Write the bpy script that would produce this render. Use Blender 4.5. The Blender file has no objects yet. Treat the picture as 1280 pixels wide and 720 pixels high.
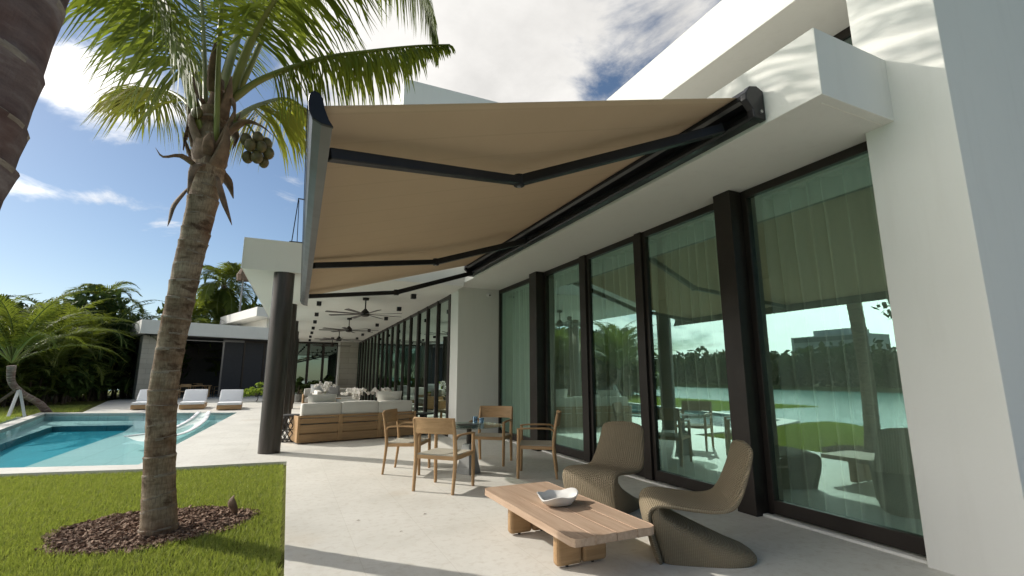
import bpy, bmesh, math, random
from mathutils import Vector, Matrix, noise
from mathutils.geometry import tessellate_polygon
import numpy as np
R = math.radians
random.seed(7); rng = np.random.default_rng(7)
scene = bpy.context.scene
COL = scene.collection

# ------------------------------------------------------------ camera, sky, sun, exposure
YAW, PITCH = R(24.743), R(10.446)
cd = bpy.data.cameras.new('camera'); cam = bpy.data.objects.new('camera', cd); COL.objects.link(cam)
cam.location = (0, 0, 1.35); cam.rotation_euler = (R(90) + PITCH, 0, -YAW)
cd.sensor_width = 36; cd.lens = 600.19 / 1280 * 36
cd.clip_start = .05; cd.clip_end = 4000
scene.camera = cam

SUN_EL, SUN_AZ = R(31), R(44.4)          # azimuth measured from +Y towards -X
sd = bpy.data.lights.new('sun', 'SUN'); sun = bpy.data.objects.new('sun', sd); COL.objects.link(sun)
sdir = Vector((-math.sin(SUN_AZ) * math.cos(SUN_EL), math.cos(SUN_AZ) * math.cos(SUN_EL), math.sin(SUN_EL)))
sun.rotation_euler = sdir.to_track_quat('Z', 'Y').to_euler()
sd.energy = 2.05; sd.angle = R(.55); sd.color = (1, .95, .87)

world = bpy.data.worlds.new('World'); scene.world = world; world.use_nodes = True
wn, wl = world.node_tree.nodes, world.node_tree.links
wn.clear()
wout = wn.new('ShaderNodeOutputWorld'); wbg = wn.new('ShaderNodeBackground')
wl.new(wbg.outputs[0], wout.inputs[0]); wbg.inputs[1].default_value = .05
sky = wn.new('ShaderNodeTexSky'); sky.sky_type = 'NISHITA'; sky.sun_disc = False
sky.sun_elevation = SUN_EL; sky.sun_rotation = -SUN_AZ
sky.air_density = 1.0; sky.dust_density = .3; sky.ozone_density = 2.2
geo = wn.new('ShaderNodeTexCoord')
def wmath(op, a, b=None, c=None):
    n = wn.new('ShaderNodeMath'); n.operation = op
    for i, v in enumerate((a, b, c)):
        if v is None: continue
        if isinstance(v, (int, float)): n.inputs[i].default_value = v
        else: wl.new(v, n.inputs[i])
    return n.outputs[0]
def wvec(op, a, b=None):
    n = wn.new('ShaderNodeVectorMath'); n.operation = op
    for i, v in enumerate((a, b)):
        if v is None: continue
        if isinstance(v, (tuple, list)): n.inputs[i].default_value = v
        else: wl.new(v, n.inputs[i])
    return n
dirv = wvec('NORMALIZE', geo.outputs['Generated']).outputs[0]
sep = wn.new('ShaderNodeSeparateXYZ'); wl.new(dirv, sep.inputs[0])
zc = wmath('ADD', wmath('MAXIMUM', sep.outputs[2], 0.0), .22)
flat = wn.new('ShaderNodeCombineXYZ')
wl.new(wmath('DIVIDE', sep.outputs[0], zc), flat.inputs[0]); wl.new(wmath('DIVIDE', sep.outputs[1], zc), flat.inputs[1])
def wnoise(scale, detail, rough, dist=0., off=(0, 0, 0)):
    mp = wvec('ADD', flat.outputs[0], off)
    n = wn.new('ShaderNodeTexNoise'); n.inputs['Scale'].default_value = scale
    n.inputs['Detail'].default_value = detail; n.inputs['Roughness'].default_value = rough
    n.inputs['Distortion'].default_value = dist
    wl.new(mp.outputs[0], n.inputs['Vector']); return n.outputs['Fac']
n1 = wnoise(2.6, 10, .64, .5, (3.1, .4, 0)); n2 = wnoise(6.5, 6, .55, .2, (0, 7.3, 1))
def bank(center, radius, squash=(1, 1, 1), gain=1.):
    d = wvec('MULTIPLY', wvec('SUBTRACT', dirv, center).outputs[0], squash)
    ln = wvec('LENGTH', d.outputs[0]).outputs['Value']
    f = wmath('SUBTRACT', 1., wmath('DIVIDE', ln, radius))
    return wmath('MULTIPLY', wmath('MAXIMUM', f, 0.), gain)
def cam_dir(px, py):
    r_ = Vector((math.cos(YAW), -math.sin(YAW), 0))
    f_ = Vector((math.sin(YAW) * math.cos(PITCH), math.cos(YAW) * math.cos(PITCH), math.sin(PITCH)))
    u_ = r_.cross(f_)
    return (r_ * ((px - 640) / 600.19) + u_ * ((360 - py) / 600.19) + f_).normalized()
bias = bank(tuple(cam_dir(600, 0)), .60, (1, 1, 1), 1.15)
for c_, rad, sq, gn in [((520, 70), .26, (1, 1, 1.2), .5), ((120, 105), .17, (1, 1, 1.6), 1.15), ((20, 60), .2, (1, 1, 1.5), -.3),
                        ((115, 248), .24, (.8, .8, 5.0), .78), ((100, 385), .3, (.6, .6, 6), .35), ((800, 75), .14, (1, 1, 1), -.12), ((880, 10), .2, (1, 1, 1), .35), ((60, 300), .14, (1, 1, 1.5), -.4)]:
    bias = wmath('ADD', bias, bank(tuple(cam_dir(*c_)), rad, sq, gn))
# out-of-frame cloud over the lake side and overhead, added as fill light
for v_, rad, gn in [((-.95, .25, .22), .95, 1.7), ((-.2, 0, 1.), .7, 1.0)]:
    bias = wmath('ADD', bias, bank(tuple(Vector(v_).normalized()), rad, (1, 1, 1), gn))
dens = wmath('ADD', wmath('MULTIPLY', n1, 1.0), wmath('MULTIPLY', n2, .32))
dens = wmath('ADD', wmath('SUBTRACT', dens, .90), wmath('MULTIPLY', bias, .62))
mr = wn.new('ShaderNodeMapRange'); mr.interpolation_type = 'SMOOTHSTEP'
wl.new(dens, mr.inputs[0]); mr.inputs[1].default_value = 0.0; mr.inputs[2].default_value = .26
mr.inputs[3].default_value = 0; mr.inputs[4].default_value = .93
crp = wn.new('ShaderNodeMapRange'); wl.new(wnoise(3.6, 6, .6, .1, (5.2, 1.1, 0)), crp.inputs[0])
crp.inputs[1].default_value = .36; crp.inputs[2].default_value = .66; crp.inputs[3].default_value = 7.6; crp.inputs[4].default_value = 9.6
cloudc = wn.new('ShaderNodeCombineXYZ')
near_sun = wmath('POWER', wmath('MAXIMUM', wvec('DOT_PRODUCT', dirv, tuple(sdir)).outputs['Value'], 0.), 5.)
lake_fill = bank(tuple(Vector((-.95, .1, .35)).normalized()), 1.05, (1, 1, 1), 36.)  # extra brightness for the unseen lake-side cloud, added to lift the shade
cval = wmath('ADD', wmath('ADD', crp.outputs[0], wmath('MULTIPLY', near_sun, 6.)), lake_fill)
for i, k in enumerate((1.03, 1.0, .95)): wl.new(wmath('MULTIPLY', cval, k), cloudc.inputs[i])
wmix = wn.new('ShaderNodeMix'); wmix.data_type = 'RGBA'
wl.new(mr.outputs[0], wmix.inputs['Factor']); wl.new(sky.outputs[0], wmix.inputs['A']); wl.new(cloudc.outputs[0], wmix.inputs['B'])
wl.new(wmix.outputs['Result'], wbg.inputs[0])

vs = scene.view_settings
scene.display_settings.display_device = 'sRGB'
vs.view_transform = 'Standard'; vs.look = 'None'; vs.gamma = 1; vs.use_curve_mapping = False
vs.exposure = 1.06
cy = scene.cycles
cy.max_bounces = 10; cy.transparent_max_bounces = 16; cy.glossy_bounces = 5; cy.transmission_bounces = 6; cy.diffuse_bounces = 4
cy.caustics_reflective = False; cy.caustics_refractive = False
cy.sample_clamp_indirect = 6; cy.use_denoising = True

# ------------------------------------------------------------ materials
class NT:
    def __init__(s, name):
        s.m = bpy.data.materials.new(name); s.m.use_nodes = True
        s.n, s.l = s.m.node_tree.nodes, s.m.node_tree.links
        s.n.clear(); s.out = s.n.new('ShaderNodeOutputMaterial')
        s.tc = s.n.new('ShaderNodeTexCoord')
    def surf(s, sh): s.l.new(sh, s.out.inputs[0]); return s.m
    def put(s, node, key, v):
        if isinstance(v, (int, float)): node.inputs[key].default_value = v
        elif isinstance(v, (tuple, list)):
            node.inputs[key].default_value = tuple(v) + (1,) if node.inputs[key].type == 'RGBA' and len(v) == 3 else v
        else: s.l.new(v, node.inputs[key])
    def map(s, scale=(1, 1, 1), loc=(0, 0, 0), rot=(0, 0, 0), src='Object'):
        m = s.n.new('ShaderNodeMapping'); s.l.new(s.tc.outputs[src], m.inputs[0])
        m.inputs['Scale'].default_value = scale; m.inputs['Location'].default_value = loc; m.inputs['Rotation'].default_value = rot
        return m.outputs[0]
    def noise(s, scale, detail=4, rough=.55, vec=None, dist=0.):
        n = s.n.new('ShaderNodeTexNoise'); s.l.new(vec or s.tc.outputs['Object'], n.inputs['Vector'])
        n.inputs['Scale'].default_value = scale; n.inputs['Detail'].default_value = detail
        n.inputs['Roughness'].default_value = rough; n.inputs['Distortion'].default_value = dist
        return n.outputs['Fac']
    def wave(s, scale, vec=None, dist=0., dir_='X', detail=2, profile='SIN'):
        n = s.n.new('ShaderNodeTexWave'); s.l.new(vec or s.tc.outputs['Object'], n.inputs['Vector'])
        n.bands_direction = dir_; n.wave_profile = profile
        n.inputs['Scale'].default_value = scale; n.inputs['Distortion'].default_value = dist; n.inputs['Detail'].default_value = detail
        return n.outputs['Fac']
    def voro(s, scale, vec=None, feature='F1', out='Distance'):
        n = s.n.new('ShaderNodeTexVoronoi'); n.feature = feature; s.l.new(vec or s.tc.outputs['Object'], n.inputs['Vector'])
        n.inputs['Scale'].default_value = scale; return n.outputs[out]
    def math(s, op, a, b=0.):
        n = s.n.new('ShaderNodeMath'); n.operation = op; s.put(n, 0, a); s.put(n, 1, b); return n.outputs[0]
    def ramp(s, fac, stops):
        n = s.n.new('ShaderNodeValToRGB'); s.l.new(fac, n.inputs[0])
        e = n.color_ramp.elements
        while len(e) < len(stops): e.new(.5)
        for el, (p, c) in zip(e, stops):
            el.position = p; el.color = (c, c, c, 1) if isinstance(c, (int, float)) else tuple(c) + (1,)
        return n.outputs[0]
    def mixc(s, fac, a, b, mode='MIX'):
        n = s.n.new('ShaderNodeMix'); n.data_type = 'RGBA'; n.blend_type = mode
        s.put(n, 'Factor', fac); s.put(n, 'A', a); s.put(n, 'B', b); return n.outputs['Result']
    def bump(s, h, strength=.3, dist=.01, prev=None):
        n = s.n.new('ShaderNodeBump'); s.l.new(h, n.inputs['Height']); n.inputs['Strength'].default_value = strength
        n.inputs['Distance'].default_value = dist
        if prev: s.l.new(prev, n.inputs['Normal'])
        return n.outputs[0]
    def bsdf(s, col, rough=.5, metal=0., nrm=None, spec=.5, trans=0., ior=1.45):
        n = s.n.new('ShaderNodeBsdfPrincipled')
        s.put(n, 'Base Color', col); s.put(n, 'Roughness', rough); s.put(n, 'Metallic', metal)
        n.inputs['Specular IOR Level'].default_value = spec; n.inputs['Transmission Weight'].default_value = trans; n.inputs['IOR'].default_value = ior
        if nrm: s.l.new(nrm, n.inputs['Normal'])
        return n.outputs[0]
    def node(s, kind, **kw):
        n = s.n.new(kind)
        for k, v in kw.items(): s.put(n, k, v)
        return n.outputs[0]
    def mixs(s, fac, a, b):
        n = s.n.new('ShaderNodeMixShader'); s.put(n, 0, fac); s.l.new(a, n.inputs[1]); s.l.new(b, n.inputs[2]); return n.outputs[0]
M = {}
def simple(name, col, rough=.5, metal=0., var=.12, scale=6., bumps=.0, bscale=80., spec=.5):
    t = NT(name); f = t.noise(scale, 5, .6)
    lo = tuple(c * (1 - var) for c in col); hi = tuple(min(1, c * (1 + var)) for c in col)
    c = t.ramp(f, [(.3, lo), (.7, hi)])
    r = t.math('ADD', t.math('MULTIPLY', t.noise(scale * 3, 3), .2), rough - .1)
    nb = t.bump(t.noise(bscale, 3), bumps, .01) if bumps else None
    M[name] = t.surf(t.bsdf(c, r, metal, nb, spec)); return M[name]
# stucco: faint trowel marks and a little weathering
t = NT('stucco'); big = t.noise(.55, 6, .6); fine = t.noise(140, 3, .7); str_ = t.noise(3, 5, .6, t.map((3, 3, .35)))
c = t.mixc(t.math('MULTIPLY', t.ramp(big, [(.35, 0.), (.75, 1.)]), .5), (.70, .69, .645), (.645, .635, .59))
c = t.mixc(t.math('MULTIPLY', t.ramp(str_, [(.52, 0.), (.8, 1.)]), .22), c, (.55, .53, .48))
M['stucco'] = t.surf(t.bsdf(c, .85, 0, t.bump(fine, .18, .004, t.bump(t.noise(9, 4), .12, .02)), .25))
# travertine patio: big pale slabs with almost closed joints, clouds of stain
t = NT('travertine')
a = t.noise(1.1, 8, .62); b = t.noise(14, 6, .65, None, .4); pits = t.noise(95, 3, .6)
c = t.ramp(a, [(.28, (.58, .56, .50)), (.52, (.67, .65, .59)), (.75, (.73, .71, .65))])
c = t.mixc(t.math('MULTIPLY', t.ramp(b, [(.5, 0.), (.72, 1.)]), .55), c, (.50, .455, .38))
c = t.mixc(t.math('MULTIPLY', t.ramp(pits, [(.62, 0.), (.72, 1.)]), .5), c, (.42, .38, .31))
st = t.noise(.75, 3, .5, t.map((1, 1, 1), (4.2, 1.3, 0)))
c = t.mixc(t.math('MULTIPLY', t.ramp(st, [(.63, 0.), (.78, 1.)]), .35), c, (.55, .42, .25))
br = t.n.new('ShaderNodeTexBrick'); t.l.new(t.map((1, 1, 1), (.28, 0, 0), (0, 0, R(90))), br.inputs['Vector'])
br.inputs['Color1'].default_value = (1, 1, 1, 1); br.inputs['Color2'].default_value = (.955, .955, .95, 1); br.inputs['Mortar'].default_value = (.74, .72, .68, 1)
br.inputs['Scale'].default_value = 1; br.inputs['Mortar Size'].default_value = .0022; br.inputs['Mortar Smooth'].default_value = .3
br.inputs['Brick Width'].default_value = 1.2; br.inputs['Row Height'].default_value = .6; br.inputs['Bias'].default_value = .1
c = t.mixc(.65, c, br.outputs['Color'], 'MULTIPLY')
rr = t.math('ADD', t.math('MULTIPLY', b, .3), .4)
M['travertine'] = t.surf(t.bsdf(c, rr, 0, t.bump(pits, .12, .003, t.bump(b, .08, .004)), .35))
# lawn soil and thatch under the blades
t = NT('lawn_ground'); a = t.noise(1.2, 5); b = t.noise(45, 5, .7)
c = t.mixc(t.ramp(b, [(.35, 0.), (.7, 1.)]), (.075, .085, .02), (.18, .19, .05))
c = t.mixc(t.math('MULTIPLY', t.ramp(a, [(.45, 0.), (.7, 1.)]), .5), c, (.17, .16, .05))
M['lawn_ground'] = t.surf(t.bsdf(c, .95, 0, t.bump(b, .8, .03), .1))
def leaf(name, c1, c2, trans=.4, rough=.5, scale=1.2, spec=.35):
    t = NT(name); f = t.noise(scale, 4, .6)
    c = t.ramp(f, [(.3, c1), (.7, c2)])
    b1 = t.bsdf(c, rough, 0, None, spec)
    tr = t.node('ShaderNodeBsdfTranslucent', Color=t.mixc(.65, c, (.42, .5, .05), 'MIX') if trans > .3 else c)
    M[name] = t.surf(t.mixs(trans, b1, tr))
leaf('grass_blade', (.15, .22, .042), (.42, .425, .14), .35, .6, 22, .2)
leaf('frond_leaf', (.062, .10, .014), (.15, .18, .028), .36, .6, 2.2, .2)
leaf('frond_yellow', (.20, .18, .03), (.30, .24, .05), .4, .62, 2., .2)
leaf('palm_far_leaf', (.03, .058, .014), (.105, .125, .028), .32, .7, .5, .12)
leaf('bush_leaf', (.02, .042, .012), (.06, .09, .02), .24, .7, .5, .12)
leaf('tree_leaf', (.03, .055, .016), (.07, .1, .03), .24, .6, .35, .2)
leaf('shrub_leaf', (.10, .19, .02), (.2, .3, .04), .4, .5, 2)
leaf('petal', (.72, .7, .66), (.82, .8, .77), .3, .5, 6)
t = NT('palm_bark'); ring = t.noise(3.2, 6, .65, t.map((1.2, 1.2, 5))); fib = t.noise(26, 5, .7, t.map((3.2, 3.2, .5))); patch = t.noise(3.0, 4, .6)
c = t.ramp(ring, [(.26, (.10, .066, .042)), (.44, (.30, .22, .15)), (.72, (.46, .37, .27))])
c = t.mixc(t.math('MULTIPLY', t.ramp(patch, [(.5, 0.), (.66, 1.)]), .75), c, (.16, .07, .035))
c = t.mixc(t.math('MULTIPLY', t.ramp(fib, [(.35, 1.), (.6, 0.)]), .5), c, (.07, .05, .035))
blot = t.noise(2.1, 5, .65, t.map((1.6, 1.6, 2.6), (3, 1, .4)), .4)
c = t.mixc(t.math('MULTIPLY', t.ramp(blot, [(.56, 0.), (.66, 1.)]), .8), c, (.06, .032, .02))
M['palm_bark'] = t.surf(t.bsdf(c, .9, 0, t.bump(fib, .6, .02, t.bump(ring, .5, .03)), .2))
t = NT('grey_bark'); ring = t.noise(3.2, 6, .65, t.map((1, 1, 4))); fib = t.noise(26, 5, .7, t.map((3, 3, .5)))
c = t.ramp(ring, [(.3, (.075, .052, .048)), (.5, (.17, .125, .115)), (.7, (.33, .285, .265))])
c = t.mixc(t.math('MULTIPLY', t.ramp(t.noise(5, 4), [(.5, 0.), (.68, 1.)]), .5), c, (.13, .065, .05))
M['grey_bark'] = t.surf(t.bsdf(c, .9, 0, t.bump(fib, .5, .02, t.bump(ring, .4, .03)), .2))
simple('dry_sheath', (.16, .105, .07), .85, var=.5, scale=9, bumps=.5, bscale=40)
simple('petiole', (.17, .19, .045), .5, var=.25, scale=3)
simple('coconut_husk', (.095, .078, .028), .5, var=.35, scale=14)
simple('bark', (.10, .08, .06), .9, var=.4, scale=8, bumps=.5, bscale=30)
t = NT('mulch'); f = t.voro(55, None, 'F1', 'Color'); bw = t.n.new('ShaderNodeRGBToBW'); t.l.new(f, bw.inputs[0])
c = t.ramp(bw.outputs[0], [(.12, (.05, .026, .017)), (.45, (.16, .09, .058)), (.8, (.36, .26, .19))])
M['mulch'] = t.surf(t.bsdf(c, .9, 0, None, .2))
def wood(name, c1, c2, axis=0, rough=.55):
    t = NT(name); sc = [18., 18., 18.]; sc[axis] = .9
    g = t.noise(1.6, 6, .65, t.map(tuple(sc)), .3); w = t.noise(7, 5, .7, t.map(tuple(sc))); bl = t.noise(1.5, 3)
    c = t.ramp(g, [(.3, c1), (.7, c2)])
    c = t.mixc(t.math('MULTIPLY', t.ramp(w, [(.55, 0.), (.75, 1.)]), .45), c, tuple(x * .55 for x in c1))
    c = t.mixc(t.math('MULTIPLY', bl, .25), c, tuple(x * .8 for x in c2))
    M[name] = t.surf(t.bsdf(c, t.math('ADD', t.math('MULTIPLY', g, .2), rough - .1), 0, t.bump(w, .12, .004), .35))
for nm, ax in (('x', 0), ('y', 1), ('z', 2)):
    wood('teak_' + nm, (.33, .20, .095), (.50, .32, .165), ax)
wood('weathered_teak', (.36, .24, .16), (.53, .385, .275), 1, .62)
wood('oiled_teak_x', (.30, .18, .085), (.44, .28, .145), 0)
simple('dark_bronze', (.030, .024, .020), .42, .35, var=.2, scale=3, spec=.5)
t = NT('column_bronze'); f = t.noise(2.2, 6, .65, t.map((6, 6, .5)))
c = t.ramp(f, [(.3, (.045, .038, .034)), (.7, (.085, .074, .066))])
M['column_bronze'] = t.surf(t.bsdf(c, t.math('ADD', t.math('MULTIPLY', t.noise(7, 4), .25), .28), .55, t.bump(t.noise(60, 3, .6, t.map((1, 1, .15))), .06, .01)))
simple('matt_black', (.012, .012, .014), .38, .2, var=.2)
simple('silver_grey', (.17, .17, .172), .38, .75, var=.08, scale=2)
simple('steel', (.5, .5, .5), .3, .9)
simple('dark_wicker', (.03, .028, .026), .7, var=.3, scale=30)
simple('concrete', (.27, .27, .255), .85, var=.15, scale=5, bumps=.2, bscale=60)
simple('white_plastic', (.68, .68, .66), .4, var=.03)
simple('cushion', (.66, .64, .585), .95, var=.05, scale=3, bumps=.25, bscale=220, spec=.15)
simple('white_cushion', (.74, .75, .76), .95, var=.04, scale=3, bumps=.2, bscale=200, spec=.15)
t = NT('cord_seat'); w1 = t.wave(26, t.map((1, 1, 1)), .5, 'X', 1); w2 = t.wave(26, t.map((1, 1, 1)), .5, 'Y', 1)
c = t.mixc(t.math('MULTIPLY', w1, w2), (.40, .375, .30), (.62, .59, .50))
M['cord_seat'] = t.surf(t.bsdf(c, .9, 0, t.bump(t.math('MAXIMUM', w1, w2), .5, .006), .2))
simple('ceramic', (.70, .685, .65), .55, var=.05, scale=5, bumps=.12, bscale=25)
simple('pillow_grey', (.36, .36, .36), .95, var=.08)
# woven rattan
t = NT('rattan'); uvm = t.map((1, 1, 1), src='UV')
wx = t.wave(14, uvm, .5, 'X', 1); wy = t.wave(26, uvm, .8, 'Y', 1); v = t.noise(3, 4)
h = t.math('MULTIPLY', wx, wy)
c = t.ramp(h, [(.0, (.28, .22, .135)), (.35, (.45, .365, .245)), (.9, (.60, .50, .355))])
c = t.mixc(t.math('MULTIPLY', t.ramp(v, [(.35, 0.), (.7, 1.)]), .35), c, (.27, .215, .135))
c = t.mixc(t.math('MULTIPLY', t.noise(70, 2), .3), c, (.38, .32, .23))
M['rattan'] = t.surf(t.bsdf(c, .72, 0, t.bump(h, 1.0, .02), .3))
# awning cloth lets sunlight through; faint seams and ripples
t = NT('awning_cloth'); f = t.noise(.9, 4, .6, t.map((1, .35, 1)))
c = t.ramp(f, [(.3, (.52, .405, .28)), (.7, (.565, .445, .31))])
seam = t.wave(.83, t.map((1, 1, 1)), 0, 'Y', 0)
c = t.mixc(t.math('MULTIPLY', t.ramp(seam, [(.985, 0.), (.998, 1.)]), .14), c, (.3, .24, .16))
wv = t.bump(t.noise(2.2, 3, .5, t.map((.6, 2.2, 1))), .1, .04, t.bump(t.noise(400, 2), .15, .002))
b1 = t.bsdf(c, .95, 0, wv, .1); tr = t.node('ShaderNodeBsdfTranslucent', Color=c)
M['awning_cloth'] = t.surf(t.mixs(.13, b1, tr))
# coated window glass: strong tinted mirror, green body
t = NT('window_glass')
lw = t.n.new('ShaderNodeLayerWeight'); lw.inputs[0].default_value = .32
fac = t.math('ADD', t.math('MULTIPLY', lw.outputs['Fresnel'], .6), .36)
wob = t.bump(t.noise(.8, 1, .4), .012, .05)
gl = t.node('ShaderNodeBsdfGlossy', Color=(.61, .97, .86), Roughness=0.0, Normal=wob)
bf = t.n.new('ShaderNodeNewGeometry').outputs['Backfacing']
fac = t.math('MULTIPLY', fac, t.math('SUBTRACT', 1., bf))
M['window_glass'] = t.surf(t.mixs(fac, t.node('ShaderNodeBsdfTransparent', Color=(.94, 1.0, .95)), gl))
t = NT('dark_glass')
lw = t.n.new('ShaderNodeLayerWeight'); lw.inputs[0].default_value = .3
gl = t.node('ShaderNodeBsdfGlossy', Color=(.7, .86, .8), Roughness=0.0)
M['dark_glass'] = t.surf(t.mixs(t.math('ADD', t.math('MULTIPLY', lw.outputs['Fresnel'], .6), .22), t.node('ShaderNodeBsdfTransparent', Color=(.35, .45, .42)), gl))
t = NT('table_glass')
lw = t.n.new('ShaderNodeLayerWeight'); lw.inputs[0].default_value = .4
gl = t.node('ShaderNodeBsdfGlossy', Color=(.9, .95, .93), Roughness=0.02)
M['table_glass'] = t.surf(t.mixs(t.math('ADD', t.math('MULTIPLY', lw.outputs['Fresnel'], .5), .1), t.node('ShaderNodeBsdfTransparent', Color=(.84, .90, .87)), gl))
t = NT('tumbler_glass')
gl = t.node('ShaderNodeBsdfGlossy', Color=(.8, .9, 1), Roughness=0.02)
M['tumbler_glass'] = t.surf(t.mixs(.25, t.node('ShaderNodeBsdfTransparent', Color=(.55, .66, .74)), gl))
t = NT('sheer_curtain'); f = t.noise(4, 3, .5, t.map((1, 1, .2)))
c = t.ramp(f, [(.3, (.86, .88, .84)), (.7, (.93, .95, .91))])
lw = t.n.new('ShaderNodeLayerWeight'); lw.inputs[0].default_value = .5
thru = t.math('SUBTRACT', .50, t.math('MULTIPLY', t.math('POWER', lw.outputs['Facing'], .8), .50))
M['sheer_curtain'] = t.surf(t.mixs(thru, t.mixs(.35, t.bsdf(c, .95, 0, None, .1), t.node('ShaderNodeBsdfTranslucent', Color=c)), t.node('ShaderNodeBsdfTransparent', Color=(1, 1, 1))))
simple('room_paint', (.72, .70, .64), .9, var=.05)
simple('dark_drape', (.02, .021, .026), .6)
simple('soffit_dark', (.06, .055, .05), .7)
t = NT('limestone'); b_ = t.n.new('ShaderNodeTexBrick'); t.l.new(t.map((1, 1, 1), (0, 0, 0), (R(90), 0, 0)), b_.inputs['Vector'])
b_.inputs['Color1'].default_value = (.46, .43, .37, 1); b_.inputs['Color2'].default_value = (.54, .51, .44, 1); b_.inputs['Mortar'].default_value = (.25, .23, .2, 1)
b_.inputs['Scale'].default_value = 1; b_.inputs['Mortar Size'].default_value = .006; b_.inputs['Brick Width'].default_value = .9; b_.inputs['Row Height'].default_value = .3
M['limestone'] = t.surf(t.bsdf(t.mixc(t.math('MULTIPLY', t.noise(6, 6, .7), .5), b_.outputs[0], (.28, .25, .2)), .85, 0, t.bump(t.noise(20, 5, .7), .3, .02), .2))
# pool
def tiles(name, c1, c2):
    t = NT(name); b_ = t.n.new('ShaderNodeTexBrick'); t.l.new(t.map(), b_.inputs['Vector'])
    b_.inputs['Color1'].default_value = c1 + (1,); b_.inputs['Color2'].default_value = c2 + (1,); b_.inputs['Mortar'].default_value = tuple(x * .8 for x in c1) + (1,)
    b_.inputs['Scale'].default_value = 1; b_.inputs['Mortar Size'].default_value = .008; b_.inputs['Brick Width'].default_value = .6; b_.inputs['Row Height'].default_value = .6; b_.offset = 0
    caus = t.ramp(t.voro(2.6, t.map((1, 1, 1)), 'DISTANCE_TO_EDGE'), [(.0, 1.), (.12, 0.)])
    M[name] = t.surf(t.bsdf(b_.outputs[0], .6))
t = NT('leaf_scar'); f = t.noise(9, 5, .65, t.map((1, 1, 4)))
M['leaf_scar'] = t.surf(t.bsdf(t.ramp(f, [(.35, (.17, .125, .09)), (.65, (.36, .31, .25))]), .9, 0, t.bump(t.noise(40, 4, .7), .4, .02), .2))
tiles('deep_tile', (.012, .36, .47), (.016, .39, .50))
tiles('shelf_tile', (.50, .68, .68), (.54, .71, .71))
t = NT('pool_water')
nb = t.bump(t.noise(2.6, 4, .55, t.map((1, 1, 1)), .5), .06, .05)
fr = t.n.new('ShaderNodeFresnel'); fr.inputs[0].default_value = 1.33; t.l.new(nb, fr.inputs['Normal'])
M['pool_water'] = t.surf(t.mixs(t.math('MULTIPLY', fr.outputs[0], .38), t.node('ShaderNodeBsdfTransparent', Color=(.82, .97, .97)), t.node('ShaderNodeBsdfGlossy', Color=(1, 1, 1), Roughness=.02, Normal=nb)))
t = NT('lake_water')
nb = t.bump(t.noise(1.1, 5, .6, t.map((1, 1, 1)), .4), .5, .12)
M['lake_water'] = t.surf(t.bsdf((.22, .47, .41), .16, 0, nb, .8))
simple('far_facade', (.6, .6, .6), .7, var=.08, scale=.3)
simple('far_roof', (.7, .7, .7), .6)
simple('seawall', (.4, .38, .34), .9)

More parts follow.
